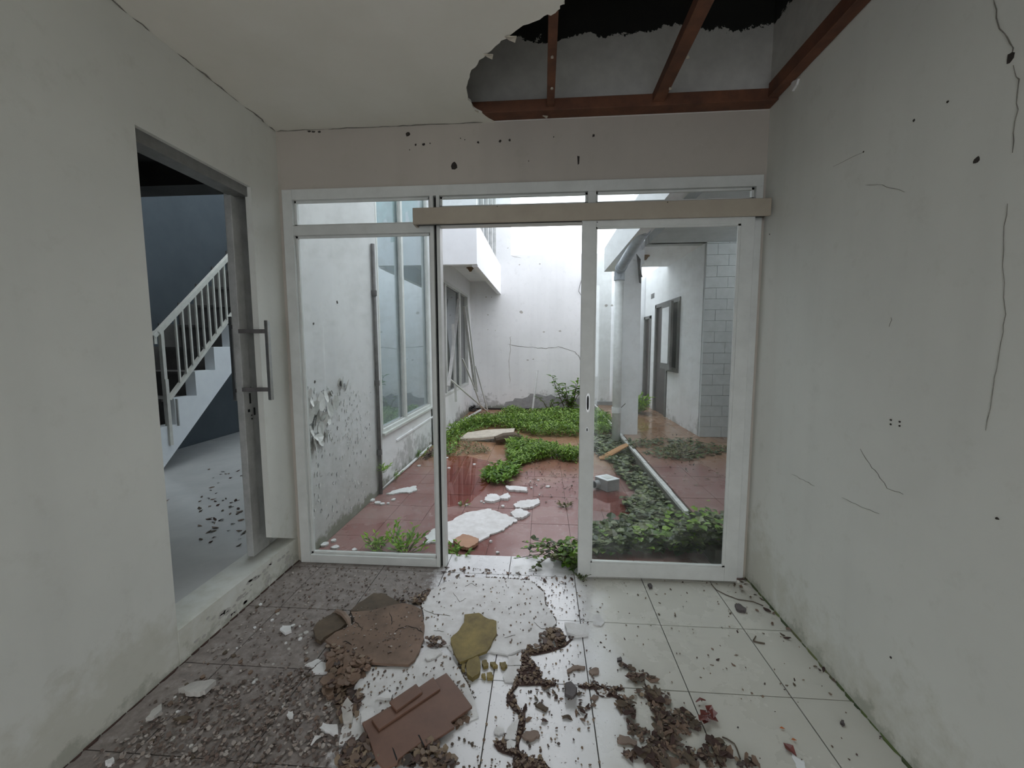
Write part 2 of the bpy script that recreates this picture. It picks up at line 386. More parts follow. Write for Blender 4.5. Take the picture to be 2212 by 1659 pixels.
OY0, OY1, OZ0, OZ1 = 1.58, 2.44, .16, 2.262
bx(W0, W1, YB, OY0, -.05, 3.7).build('wall_section', 'wall', wl)
bx(W0, W1, OY0, D+.14, OZ1, 3.7).build('wall_section', 'wall', wl)
MB().prism([(W1, 2.222, .275), (W1, D, .15), (W1, D, OZ1), (W1, 2.222, OZ1)], (-.035, 0, 0)).build('wall_section', 'wall', wl)
bx(W0, W1, D, D+.14, OZ0, OZ1).build('wall_section', 'wall', wl)
tag(bx(W0-.02, W1+.002, OY0, D, -.05, OZ0).build('trim_1', 'wall'), 'raised plaster step below the doorway in the left wall', kind='structure')
wr = tag(bx(RX, RX+.16, YB, 2.62, -.05, 3.7).build('wall_right', 'wall'), 'stained grey plaster right wall with a long thin vertical crack', kind='structure')
wb = root('wall_back', (0, D, 2.3), 'plaster lintel wall above the glazed partition with drill holes', kind='structure')
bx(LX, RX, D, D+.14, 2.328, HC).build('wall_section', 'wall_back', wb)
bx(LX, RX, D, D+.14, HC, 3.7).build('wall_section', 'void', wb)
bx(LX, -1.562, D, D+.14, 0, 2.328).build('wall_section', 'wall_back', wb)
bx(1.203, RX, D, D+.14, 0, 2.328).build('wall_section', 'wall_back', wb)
# right wall above ceiling level gets its own unpainted look
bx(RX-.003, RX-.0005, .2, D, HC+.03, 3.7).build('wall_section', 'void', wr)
# ceiling board with the hole: outline in plan
hole_px = [(1068,259),(1030,240),(1010,215),(1007,190),(1015,160),(1035,130),(1070,100),(1100,78),(1130,55),(1175,35),(1200,28),(1215,10),(1225,-5)]
hole = [at_z(x, y, HC) for x, y in hole_px]
hole[0] = Vector((-.28, D, HC))
edge = []
rr = random.Random(3)
for i in range(len(hole)-1):
    for k in range(4):
        v = hole[i].lerp(hole[i+1], k/4)
        edge.append(v+Vector((rr.uniform(-.006, .006), rr.uniform(-.006, .006), 0)) if k else v)
edge += [hole[-1], Vector((.2, 1.45, HC)), Vector((.45, 1.2, HC)), Vector((.8, 1.08, HC)), Vector((RX, 1.0, HC))]
poly = [Vector((LX, D, HC))] + [Vector((e.x, e.y, HC)) for e in edge] + [Vector((RX, YB, HC)), Vector((LX, YB, HC))]
ce = tag(MB().prism(poly, (0, 0, .012)).build('ceiling', 'ceil'), 'flat board ceiling with a large curved hole torn beside the right wall', kind='structure')
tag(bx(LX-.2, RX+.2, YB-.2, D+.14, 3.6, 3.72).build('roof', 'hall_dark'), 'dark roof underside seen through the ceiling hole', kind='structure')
# torn paper flaps along the hole edge
for i, (x, y, s) in enumerate([(1056,118,.022),(1104,80,.026),(1178,250,.015),(1030,238,.012)]):
    c = at_z(x, y, HC-.004)
    MB().prism([c+Vector((-s,-s*.3,0)), c+Vector((s*.9,-s*.4,-.004)), c+Vector((s*.6,s*.7,-.008)), c+Vector((-s*.4,s*.5,0))], (0,0,-.003)).build('torn_flap', 'gyp_edge', ce)
# unseen wall behind the camera: wide opening added to let daylight in
wf = root('wall_front', (0, YB, 0), 'unseen wall behind the viewer with a wide opening added for daylight', kind='structure')
FO0, FO1, FOZ = -1.3, 1.0, 2.45
bx(LX-.16, FO0, YB-.15, YB, -.05, 3.7).build('wall_section', 'wall', wf)
bx(FO1, RX+.16, YB-.15, YB, -.05, 3.7).build('wall_section', 'wall', wf)
bx(FO0, FO1, YB-.15, YB, FOZ, 3.7).build('wall_section', 'wall', wf)
tag(bx(-8, 8, -14, YB-.15, -.2, -.03).build('ground', 'cement'), 'grey cement ground outside the front opening', kind='structure')

# ---- holes (flat dark discs, inner shade put into the colour), cracks and dirt on the room walls
for i, (x, y, r) in enumerate([(881,290,.013),(898,313,.006),(915,312,.008),(929,310,.004),(981,357,.022),(1033,308,.006),(1080,305,.008),(1101,303,.008),(1282,293,.008),(1142,348,.003),(1196,296,.003),(995,299,.003),(1004,302,.003),(885,324,.003)]):
    plate_on_wall(blob(at_y(x, y, D), r, 'y', i), (0, -1, 0)).build('drill_hole', 'hole', wb)
plate_on_wall([at_y(1247,337,D), at_y(1252,338,D), at_y(1251,354,D), at_y(1248,356,D)], (0, -1, 0)).build('drill_hole', 'hole', wb)
for i, (x, y, r) in enumerate([(2184,124,.008),(2110,346,.009),(1925,907,.004),(1944,911,.004),(1925,917,.004),(1944,920,.004),(1975,260,.004),(2048,220,.004),(1663,506,.003),(1866,328,.003),(2155,1120,.004),(1925,1420,.004)]):
    plate_on_wall(blob(at_x(x, y, RX), r, 'x', i+40, squash=(2 if i == 0 else 1)), (-1, 0, 0)).build('drill_hole', 'hole', wr)
def wcrack(name, px, X, parent, wid=.0025, seed=1, mat='crack'):
    nx = 1 if X < 0 else -1
    crack(name, [at_x(x, y, X) for x, y in px], 'x', (nx, 0, 0), wid, parent, mat, seed)
wcrack('crack', [(2150,-5),(2155,50),(2185,92),(2190,118)], RX, wr, .0018, 2)
wcrack('crack', [(2190,140),(2202,172),(2197,240),(2188,330)], RX, wr, .0018, 3)
wcrack('crack', [(2175,440),(2167,540),(2171,680),(2160,760),(2148,830),(2130,930)], RX, wr, .0009, 4)
wcrack('crack', [(1710,1025),(1735,1036),(1760,1050)], RX, wr, .0010, 5)
wcrack('crack', [(1820,1075),(1860,1095),(1900,1110)], RX, wr, .0010, 6)
wcrack('crack', [(1858,970),(1885,1010),(1908,1040),(1916,1054),(1952,1068)], RX, wr, .0010, 7)
wcrack('crack', [(1927,684),(1921,706)], RX, wr, .0010, 8)
wcrack('crack', [(1865,328),(1800,360)], RX, wr, .0006, 9)
wcrack('crack', [(1870,400),(1905,401),(1955,415)], RX, wr, .0006, 10)
crack('crack', [Vector((LX+.002, y, HC-.001)) for y in (.55, 1.0, 1.4, 1.8, 2.2, 2.46)], 'z', (0, 0, -1), .006, ce, 'crack', 11, 8)
crack('crack', [Vector((x, D-.003, HC-.001)) for x in (-1.58, -1.3, -1.0, -.7, -.35)], 'z', (0, 0, -1), .004, ce, 'crack', 12, 8)
for i, (x, y) in enumerate([(668,284),(678,285),(690,285)]):
    plate_on_wall(blob(at_y(x, y, D), .011, 'y', i+70, squash=.45), (0, -1, 0)).build('drill_hole', 'hole', wb)
# crumbled dark joint where the right wall meets the floor
mb = MB(); r = random.Random(5); y = .5
while y < 2.44:
    l = r.uniform(.03, .09); wd = r.uniform(.003, .010)
    mb.prism([(RX, y, .0), (RX, y+l, 0), (RX-wd, y+l*.7, 0), (RX-wd*.8, y+l*.2, 0)], (0, 0, r.uniform(.003, .012))); y += l*1.05
tag(mb.build('joint_dirt', 'vine', wr), kind='stuff')
mb = MB(); y = .6
while y < 2.44:
    l = r.uniform(.03, .09); wd = r.uniform(.003, .009)
    mb.prism([(LX+.002, y, .0), (LX+.002, y+l, 0), (LX+.002+wd, y+l*.7, 0), (LX+.002+wd*.8, y+l*.2, 0)], (0, 0, r.uniform(.002, .008))); y += l*1.05
tag(mb.build('joint_dirt', 'mud', wl), kind='stuff')
mb = MB(); r = random.Random(8)
for k in range(46):      # chips of plaster lost from the face of the step
    y = r.uniform(1.65, 2.4) if k % 3 else r.gauss(1.95, .08); z = r.uniform(.02, .13); s = r.uniform(.004, .018)
    mb.prism([Vector((W1+.0022, y, z))+Vector((0, s*math.cos(a)*1.6*r.uniform(.7, 1.2), s*.7*math.sin(a)*r.uniform(.7, 1.2))) for a in [j*pi/3 for j in range(6)]], (.0016, 0, 0))
tag(mb.build('step_scuff', 'under', wl), kind='stuff')

# ================================================================== WOODEN FRAMING IN THE HOLE
def timber(name, a, b, wd, ht, label):
    o = MB().bar(a, b, wd, ht).build(name, 'wood', bevel=.002)
    return tag(o, label, 'beam')
timber('ceiling_beam', (-.6, D-.045, HC+.034), (RX-.002, D-.045, HC+.034), .085, .06, 'reddish timber beam lying along the lintel wall at the hole')
timber('ceiling_beam', (RX-.03, .3, HC+.05), (RX-.03, D-.09, HC+.05), .055, .07, 'reddish timber beam fixed along the top of the right wall')
timber('ceiling_joist', (.035, .9, HC+.045), (.035, D-.03, HC+.045), .04, .05, 'short left-hand reddish joist crossing the ceiling hole')
timber('ceiling_joist', (.607, .9, HC+.045), (.607, D-.03, HC+.045), .06, .05, 'right-hand reddish joist crossing the middle of the ceiling hole')
for (x, y), wh_ in zip([(1193,122),(1192,190),(1180,247),(1486,122),(1448,190),(1427,234)], ['upper plaster crumb stuck under the left-hand ceiling joist', 'lower plaster crumb stuck under the left-hand ceiling joist', 'plaster crumb where the left-hand joist meets the lintel beam', 'upper plaster crumb stuck under the right-hand ceiling joist', 'lower plaster crumb stuck under the right-hand ceiling joist', 'plaster crumb where the right-hand joist meets the lintel beam']):
    c = at_z(x, y, HC+.018)
    tag(MB().prism(blob(c, .007, 'z', int(x)), (0,0,-.006)).build('plaster_crumb', 'gyp_edge'), wh_, 'plaster', 'crumbs stuck to the ceiling joists')
c = at_x(1719, 181, RX)
tag(MB().prism([at_x(1712,192,RX), at_x(1714,176,RX), at_x(1728,170,RX), at_x(1724,183,RX), at_x(1715,197,RX)], (-.01,0,0)).build('plaster_flake', 'gyp_white'), 'pale plaster flake hanging under the beam on the right wall', 'plaster')

# ================================================================== GLAZED PARTITION
FY0, FY1 = D-.018, D+.05
w1 = root('window_1', (-1.1, D, 0), 'white aluminium partition frame with a fixed glass pane left of the opening', kind='structure')
def fr(*a, name='frame', m='alu', p=None, b=.0015): return bx(*a).build(name, m, p or w1, bevel=b)
fr(-1.562, -1.50, FY0, FY1, 0, 2.328)                       # left post
fr(-1.50, -.665, FY0, FY1, 0, .052)                         # sill
fr(-1.50, -.665, FY0, FY1, 2.062, 2.118)                    # rail
fr(-.665, -.642, FY0, FY1, 0, 2.27)                         # post, near leaf
fr(-.626, -.606, FY0, FY1, 0, 2.27)
fr(-.642, -.626, D+.01, FY1, 0, 2.27, m='dark', name='guide_slot', b=0)
fr(-1.50, 1.203, FY0, FY1, 2.268, 2.328)                    # head
fr(1.165, 1.203, FY0, FY1, 0, 2.268)                        # right post
fr(-.606, 1.165, FY0, FY1, 2.098, 2.205)                    # rail behind cover
fr(.25, .296, FY0, FY1, 2.205, 2.268)                       # transom mullion
bd = .012
def beads(x0, x1, z0, z1, p, y=D+.006, n='glazing_bead'):
    mb = MB(); mb.box(x0, x0+bd, y, y+.014, z0, z1); mb.box(x1-bd, x1, y, y+.014, z0, z1); mb.box(x0, x1, y, y+.014, z0, z0+bd); mb.box(x0, x1, y, y+.014, z1-bd, z1)
    return mb.build(n, 'alu', p)
for (x0, x1, z0, z1) in [(-1.50,-.665,.052,2.062),(-1.50,-.665,2.118,2.268),(-.606,.25,2.205,2.268),(.296,1.165,2.205,2.268)]:
    p = bx(x0, x1, D+.022, D+.026, z0, z1).build('pane', 'glass', w1)
    beads(x0, x1, z0, z1, w1)
# sliding door
d1 = root('door_1', (.68, 2.41, 0), 'white aluminium sliding glass door standing at the right', kind='structure')
q0, q1 = 2.395, 2.43
fr(.216, .292, q0, q1, .012, 2.14, p=d1, name='stile')
fr(1.07, 1.142, q0, q1, .012, 2.14, p=d1, name='stile')
fr(.292, 1.07, q0, q1, .012, .098, p=d1, name='bottom_rail')
fr(.292, 1.07, q0, q1, 2.055, 2.14, p=d1, name='top_rail')
bx(.292, 1.07, 2.411, 2.415, .098, 2.055).build('pane', 'glass', d1)
mb = MB(); y = q0+.003
for a in [(.292,.3,y,y+.01,.098,2.055),(1.056,1.07,y,y+.01,.098,2.055),(.292,1.07,y,y+.01,.098,.106),(.292,1.07,y,y+.01,2.045,2.055)]: mb.box(*a)
mb.build('glazing_bead', 'alu', d1)
# flush oval pull and key hole
c = at_y(1270, 870, q0); mb = MB()
pts = [c+Vector((.011*math.cos(a), -.001, .03*math.sin(a)+(.025 if math.sin(a) > 0 else -.025))) for a in [k*pi/10 for k in range(20)]]
mb.prism(pts, (0, -.004, 0)); pull = mb.build('flush_pull', 'steel', d1); pull['label'] = 'oval recessed metal pull'
pts = [c+Vector((.006*math.cos(a)-.001, -.0052, .024*math.sin(a)+(.018 if math.sin(a) > 0 else -.018))) for a in [k*pi/10 for k in range(20)]]
MB().prism(pts, (0, -.001, 0)).build('pull_recess', 'dark', pull)
c = at_y(1268, 928, q0); kh = MB().prism([c+Vector((.008*math.cos(k*pi/6), -.001, .016*math.sin(k*pi/6))) for k in range(12)], (0, -.003, 0)).build('keyhole_plate', 'steel', d1)
MB().prism([c+Vector((.004*math.cos(k*pi/4), -.0045, .01*math.sin(k*pi/4))) for k in range(8)], (0, -.001, 0)).build('keyhole', 'dark', kh)
fr(.235, RX-.02, D-.03, D+.05, -.006, .006, name='threshold', m='redgrout', p=w1, b=0)
# boxed track cover
tcv = root('trim_2', (.23, 2.4, 2.1), 'beige boxed cover over the sliding door track', kind='structure')
bx(-.742, RX-.012, 2.372, 2.39, 2.088, 2.178).build('cover_face', 'cover', tcv, bevel=.002)
bx(-.742, RX-.012, 2.39, FY0, 2.165, 2.178).build('cover_top', 'cover', tcv)
bx(-.742, -.73, 2.39, FY0, 2.088, 2.165).build('cover_end', 'cover', tcv)
bx(-.73, RX-.012, 2.432, FY0, 2.10, 2.15).build('track', 'dark', tcv)
for x, y in [(1074,446),(1442,437),(1290,480)]:
    plate_on_wall(blob(at_y(x, y, 2.372), .003, 'y', x), (0, -1, 0), .001).build('screw_hole', 'hole', tcv)

# ================================================================== HALL DOOR AND HALL
d2 = root('door_2', (-1.7, 2.3, .16), 'grey sliding hall door stile with a long steel bar handle', kind='structure')
dx0, dx1 = -1.725, -1.685
bx(dx0, dx1, 2.19, 2.255, .17, 2.30).build('stile', 'alu_old', d2, bevel=.002)
bx(dx0+.012, dx1-.004, 2.255, 2.335, .17, 2.30).build('stile', 'alu_old', d2, bevel=.002)
bx(dx0+.018, dx0+.022, 2.335, 2.44, .28, 2.28).build('pane', 'glass', d2)
bx(dx0+.01, dx1-.01, 2.335, 2.44, .17, .28).build('bottom_rail', 'alu_old', d2)
def handle(x, y, z0, z1, xs):
    h = MB().bar((x, y, z0), (x, y, z1), .022, .022).build('bar_handle', 'steel', d2, bevel=.003)
    for z in (z0+.06, z1-.06): MB().bar((x, y, z), (xs, y-.015, z), .018, .022, (0, 0, 1)).build('bracket', 'conduit', h)
    return h
h1, h0 = at_y(577, 692, 2.205), at_y(585, 864, 2.205)
handle((h1.x+h0.x)/2, 2.205, h0.z, h1.z, dx1)
handle(-1.80, 2.28, 1.08, 1.57, dx0)
for y, z, a, b in [(2.24, 1.1, .006, .03), (2.225, 1.03, .008, .008), (2.27, 1.02, .006, .022), (2.245, 1.0, .004, .004), (2.245, .98, .004, .004), (2.25, 1.16, .004, .005)]:
    bx(dx1+.0004, dx1+.002, y-a, y+a, z-b, z+b).build('lock_slot', 'dark', d2)
tag(bx(-1.70, -1.612, 1.58, 2.222, 2.212, 2.262).build('trim_3', 'conduit2'), 'grey sliding door track under the head of the hall doorway', kind='structure')

HF = .15
tag(bx(-4.45, W0-.02, -1.2, 6.6, -.1, HF).build('floor_hall', 'hall_floor'), 'pale polished floor of the stair hall', kind='structure')
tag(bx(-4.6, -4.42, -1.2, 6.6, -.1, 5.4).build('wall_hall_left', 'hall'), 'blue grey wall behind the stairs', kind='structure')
tag(bx(-4.6, LX-.16, 6.45, 6.6, -.1, 5.4).build('wall_hall_back', 'stair_white'), 'end wall of the stair hall', kind='structure')  # unseen end wall, white so it bounces light into the hall
tag(bx(-4.6, W0, -1.35, -1.2, -.1, 3.0).build('wall_hall_front', 'stair_white'), 'near end wall of the stair hall', kind='structure')  # unseen too, kept white for more bounce light
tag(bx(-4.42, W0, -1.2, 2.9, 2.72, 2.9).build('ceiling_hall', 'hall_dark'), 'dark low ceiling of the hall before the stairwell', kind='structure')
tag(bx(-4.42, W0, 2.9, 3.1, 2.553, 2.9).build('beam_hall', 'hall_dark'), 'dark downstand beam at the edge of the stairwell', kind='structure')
cs_ = root('ceiling_stairwell', (-3, 4.8, 5.3), 'high unseen ceiling with a skylight added to brighten the stairwell', kind='structure')
bx(-4.6, LX, 2.9, 3.3, 5.3, 5.4).build('ceiling_section', 'hall', cs_); bx(-4.6, LX, 6.3, 6.6, 5.3, 5.4).build('ceiling_section', 'hall', cs_)
bx(-4.6, -4.3, 3.3, 6.3, 5.3, 5.4).build('ceiling_section', 'hall', cs_)
bx(-4.3, LX, 3.3, 6.3, 5.36, 5.37).build('added_skylight_pane', 'glass', cs_)  # unseen skylight, added to brighten the stair hall
tag(bx(-4.6, W0, 2.75, 2.9, 2.9, 5.4).build('wall_stairwell_front', 'stair_white'), 'near wall of the tall stairwell', kind='structure')
tag(bx(LX-.16, 3.6, 2.46, 2.62, 3.72, 8.0).build('wall_upper_blocker', 'plain'), 'unseen upper storey facade raised to block low sky above the partition', kind='structure')  # unseen facade, raised to keep low sky off the end wall

# stairs: rise away from the viewer
st = root('staircase', (-4.05, 3.7, HF), 'white-sided straight staircase with dark steps behind the hall doorway', 'staircase')
SX0, SX1 = -4.418, -3.76
going, rise = .278, .2635
ys = 3.912; z_ref = .862                                  # tread corner seen in the photo
steps = []
for k in range(-3, 10):
    steps.append((ys+going*k, z_ref+rise*k))               # riser foot y, tread height below
# sawtooth side panel
saw = []
y_first = ys+going*(-2)-.02
for k in range(-2, 9):
    y0, z0 = ys+going*k, z_ref+rise*k
    saw += [(y0, max(z0, HF)), (y0+going, max(z0, HF))]
top_y, top_z = saw[-1]
poly2 = [(saw[0][0]-.1, HF)] + saw[0:] + [(top_y, top_z-.42)]
def low(y): return .149 + (y-3.688)*.9
poly2 = [(3.60, HF), (3.60, saw[0][1])] + [(y, z) for y, z in saw if y > 3.60]
poly2 = []
for y, z in saw:
    if y >= 3.35: poly2.append((y, z))
poly2 = [(3.36, HF)] + poly2 + [(top_y, low(top_y)), (3.69, HF)]
MB().prism([(SX1, y, z) for y, z in poly2], (-.12, 0, 0)).build('side_panel', 'stair_white', st)
for k in range(-2, 9):
    y0, z0 = ys+going*k, z_ref+rise*k
    if z0 < HF+.02: continue
    MB().box(SX0, SX1-.12, y0-.02, y0+going, z0-.03, z0).build('tread', 'stair', st)
    MB().box(SX0, SX1-.122, y0, y0+.02, z0-rise, z0-.03).build('riser', 'stair', st)
# riser seen right at each sawtooth (upper one)
MB().box(SX0, SX1-.122, top_y, top_y+.02, top_z, top_z+rise).build('riser', 'stair', st)
# skirting steps on the wall
for k in range(-1, 9):
    y0, z0 = ys+going*k, z_ref+rise*k
    MB().box(SX0, SX0+.012, y0, y0+going, z0, z0+.27).build('stair_skirting', 'stair', st)
# underside soffit
MB().prism([(SX1-.12, 3.69, HF), (SX1-.12, top_y, low(top_y)), (SX1-.12, top_y, low(top_y)+.1), (SX1-.12, 3.69, HF+.1)], (SX0-SX1+.12, 0, 0)).build('underside', 'hall', st)
# handrail
ra = root('stair_railing', (-3.76, 3.8, .8), 'cream metal railing with square balusters on the staircase side', 'railing')
XR = SX1-.02
A, B = Vector((XR, 3.80, 1.525)), Vector((XR, 5.6, 3.20))
MB().bar(A, B, .045, .04).build('handrail', 'rail', ra)
MB().bar(Vector((XR, 3.80, 1.535)), Vector((XR, 3.755, 1.49)), .045, .04).build('handrail_end', 'rail', ra)
MB().bar(Vector((XR, 3.765, 1.505)), Vector((XR, 3.765, 1.42)), .04, .03).build('handrail_end', 'rail', ra)
sl = (B.z-A.z)/(B.y-A.y)
C1, D1 = Vector((XR, 3.87, .86)), Vector((XR, 5.6, .86+.98*1.73))
MB().bar(C1, D1, .04, .03).build('bottom_rail', 'rail', ra)
for k in range(19):
    y = 3.93+k*.0885
    zt = A.z+sl*(y-A.y); zb = C1.z+.98*(y-C1.y)
    if k == 0: continue
    MB().bar((XR, y, zb), (XR, y, zt), .018, .018).build('baluster', 'rail', ra)
MB().bar((XR, 3.845, .36), (XR, 3.845, 1.56), .034, .034).build('newel_post', 'rail', ra)
MB().bar((XR+.03, 3.83, .40), (XR+.03, 3.83, 1.07), .02, .034).build('post_plate', 'rail', ra)
MB().bar((XR+.03, 3.93, .58), (XR+.03, 3.93, .86), .02, .012).build('post_bracket', 'alu_old', ra)

# ================================================================== COURTYARD
CF = -.04; YE = 9.1
cfl = tag(bx(LX-.02, 1.2, 2.62, YE+.3, -.3, CF-.008).build('floor_yard', 'redgrout'), 'wet dark red tile floor of the courtyard', kind='structure')
t = .3
y = 2.62
j = 0
while y < YE:
    x = LX+.003
    while x < 1.13:
        x1 = min(x+t, 1.13)
        if x1-x > .03:
            bx(x+.0015, x1-.0015, y+.0015, min(y+t, YE)-.0015, CF-.02, CF+R.uniform(-.001, .001)).build('tile', 'red', cfl)
        x += t
    y += t; j += 1
# kerb and terrace
tag(bx(1.125, 1.185, 2.66, YE, CF-.1, .07).build('kerb_side', 'kerbside'), 'dark grey kerb face along the right side of the yard', kind='structure')
mb = MB(); y = 2.9; r = random.Random(3)
while y < YE:
    l = r.uniform(.25, .6)
    mb.box(1.122+r.uniform(-.003, .003), 1.162+r.uniform(-.005, .003), y, min(y+l, YE)-.004, .068, .092+r.uniform(-.004, .003)); y += l
tag(mb.build('trim_4', 'kerb'), 'chipped white kerb top between yard and terrace', kind='structure')
TZ = .08
tfl = tag(bx(1.185, 4.2, 2.62, 12, -.3, TZ-.008).build('floor_terrace', 'redgrout'), 'raised brown red tile floor of the covered terrace', kind='structure')
y = 2.66
while y < 9.4:
    x = 1.19
    while x < 2.9:
        if y < 6.0 or x < 2.23:
            bx(x+.0015, x+t-.0015, y+.0015, y+t-.0015, TZ-.02, TZ+R.uniform(-.001, .001)).build('tile', 'red', tfl)
        x += t
    y += t
# far wall
fw = root('wall_yard_end', (0, YE, 0), 'high white end wall of the courtyard with a long horizontal crack', kind='structure')
bx(LX-.1, -.70, YE, YE+.2, CF-.1, 6.2).build('wall_section', 'court', fw)
bx(-.70, 1.46, YE, YE+.2, CF-.1, 3.33).build('wall_section', 'court', fw)
bx(1.46, 4.2, YE+.3, YE+.5, CF-.1, 2.9).build('wall_section', 'plain', fw)
bx(1.19, 1.6, YE-.02, YE, TZ, .16).build('wall_section', 'cement', fw)
bx(LX, 1.12, YE-.05, YE, CF, CF+.035).build('drain_gap', 'hole', fw)
yy = YE
pts = [at_y(x, y, yy) for x, y in [(1070,886),(1088,880),(1092,868),(1108,866),(1112,860),(1128,861),(1140,857),(1146,850),(1165,852),(1180,856),(1190,852),(1205,860),(1222,852),(1240,862),(1262,857),(1262,888)]]
pts = ragged(pts, 0, 1, 1)
plate_on_wall(pts, (0, -1, 0), .003).build('bare_patch', 'cement', fw)
def fcrack(px, wid, seed, mat='crack'): crack('crack', [at_y(x, y, yy) for x, y in px], 'y', (0, -1, 0), wid, fw, mat, seed)
fcrack([(1097,744),(1140,750),(1180,752),(1205,749),(1240,759),(1250,768),(1256,785)], .008, 1)
fcrack([(1103,725),(1102,745),(1100,790),(1101,830)], .009, 2, 'under')
fcrack([(1105,552),(1125,557)], .006, 3)
for i, (x, y, r_) in enumerate([(1126,674,.045),(1210,715,.03),(1175,717,.025),(1122,572,.02),(1166,570,.02),(1050,642,.02),(1062,642,.012),(1140,778,.025),(1152,776,.02),(1054,680,.02),(1310,660,.04),(1322,660,.03),(1054,712,.012),(1070,714,.012),(1097,536,.015)]):
    plate_on_wall(blob(at_y(x, y, yy), r_, 'y', i+90, squash=.7), (0, -1, 0)).build('plaster_scar', 'under', fw)
mb = MB().tube([at_y(1257,600,yy)+Vector((0,-.02,0)), at_y(1251,622,yy)+Vector((0,-.03,0)), at_y(1250,630,yy)+Vector((0,-.03,0)), at_y(1258,643,yy)+Vector((0,-.02,0)), at_y(1268,650,yy)+Vector((0,-.01,0))], .006, 6)
tag(mb.build('loose_wire', 'conduit'), 'thin loop of loose wire on the courtyard end wall', 'wire')

# left yard wall (facade of the stair hall)
lw = root('wall_yard_left', (LX, 5, 0), 'white plaster left wall of the courtyard with peeling damp paint', kind='structure')
HW = 5.5
bx(LX-.16, LX, 2.60, 3.92, CF-.1, HW).build('wall_section', 'peel', lw)
bx(LX-.16, LX, 3.92, 5.80, CF-.1, .53).build('wall_section', 'court', lw)
bx(LX-.16, LX, 3.92, 5.80, 4.9, HW).build('wall_section', 'court', lw)
bx(LX-.16, LX, 5.72, 6.5, CF-.1, HW).build('wall_section', 'court', lw)
bx(LX-.16, LX, 6.5, 8.75, CF-.1, .55).build('wall_section', 'court', lw)
bx(LX-.16, LX, 6.5, 8.75, 2.45, HW).build('wall_section', 'court', lw)
bx(LX-.16, LX, 8.75, YE, CF-.1, HW).build('wall_section', 'court', lw)
# peeling paint: bigger curled flakes are parts, the small ones one mass
def flake(mb, y, z, a, b, lift, rot, seed):
    r = random.Random(seed); c = Vector((LX+.002, y, z)); n = 7; vs = []
    for k in range(n):
        th = 2*pi*k/n+rot; q = r.uniform(.7, 1.15); u = a*q*math.cos(th); v = b*q*math.sin(th)
        vs.append(c+Vector((max(.0, lift*(.5+.5*math.sin(th*1.0+seed))), u, v)))
    mb.add(vs+[c+Vector((lift*.15, 0, 0))], [(k, (k+1) % n, n) for k in range(n)])
bigf = [(662,858),(676,880),(690,868),(700,856),(712,850),(735,828),(682,905),(694,898),(690,925),(706,905),(668,932),(700,940),(745,833),(655,880),(720,870),(683,945),(668,866),(684,892),(675,915),(697,915),(660,900),(708,885),(690,955),(675,962)]
for i, (x, y) in enumerate(bigf):
    p = at_x(x, y, LX); mb = MB(); r = random.Random(i)
    flake(mb, p.y, p.z, r.uniform(.02, .04), r.uniform(.03, .07), r.uniform(.02, .045), r.uniform(0, 6), i)
    mb.build('paint_flake', 'flake', lw)
    plate_on_wall(blob(Vector((LX, p.y-.012, p.z+.006)), r.uniform(.02, .045), 'x', i+300), (1, 0, 0), .001).build('bare_patch', 'cement' if i % 3 == 0 else 'under', lw)
mb = MB(); mb2 = MB(); r = random.Random(12)
for i in range(460):
    x = r.uniform(655, 800); y = r.uniform(835, 1120); 
    if r.random() < .3: y = r.uniform(840, 960)
    p = at_x(x, y, LX)
    if p.z < .02: continue
    flake(mb, p.y, p.z, r.uniform(.002, .008), r.uniform(.006, .022), r.uniform(.001, .006), r.uniform(0, 6), i)
    if i % 2: mb2.prism(blob(Vector((LX+.0005, p.y, p.z)), r.uniform(.002, .011), 'x', i, 7, 1.6), (.0009, 0, 0))
tag(mb.build('small_flakes', 'flake', lw), kind='stuff'); tag(mb2.build('small_scars', 'cement', lw), kind='stuff')
for i, (x, y, r_) in enumerate([(728,653,.012),(677,699,.01),(680,825,.01),(735,829,.02),(716,850,.02),(697,858,.018),(713,893,.01)]):
    plate_on_wall(blob(at_x(x, y, LX), r_, 'x', i+130), (1, 0, 0)).build('plaster_scar', 'hole', lw)
# dark conduit
pc = at_x(801, 525, LX); 
cd = root('conduit_pipe', (LX+.02, 3.79, CF), 'dark vertical conduit pipe on the left courtyard wall', 'pipe')
MB().tube([(LX+.022, 3.79, CF), (LX+.022, 3.79, 2.33)], .018, 10).build('pipe', 'conduit', cd, smooth=True)
for z in (1.86, 1.02, .35): MB().tube([(LX+.022, 3.79, z), (LX+.022, 3.79, z+.05)], .024, 10).build('coupling', 'conduit', cd)

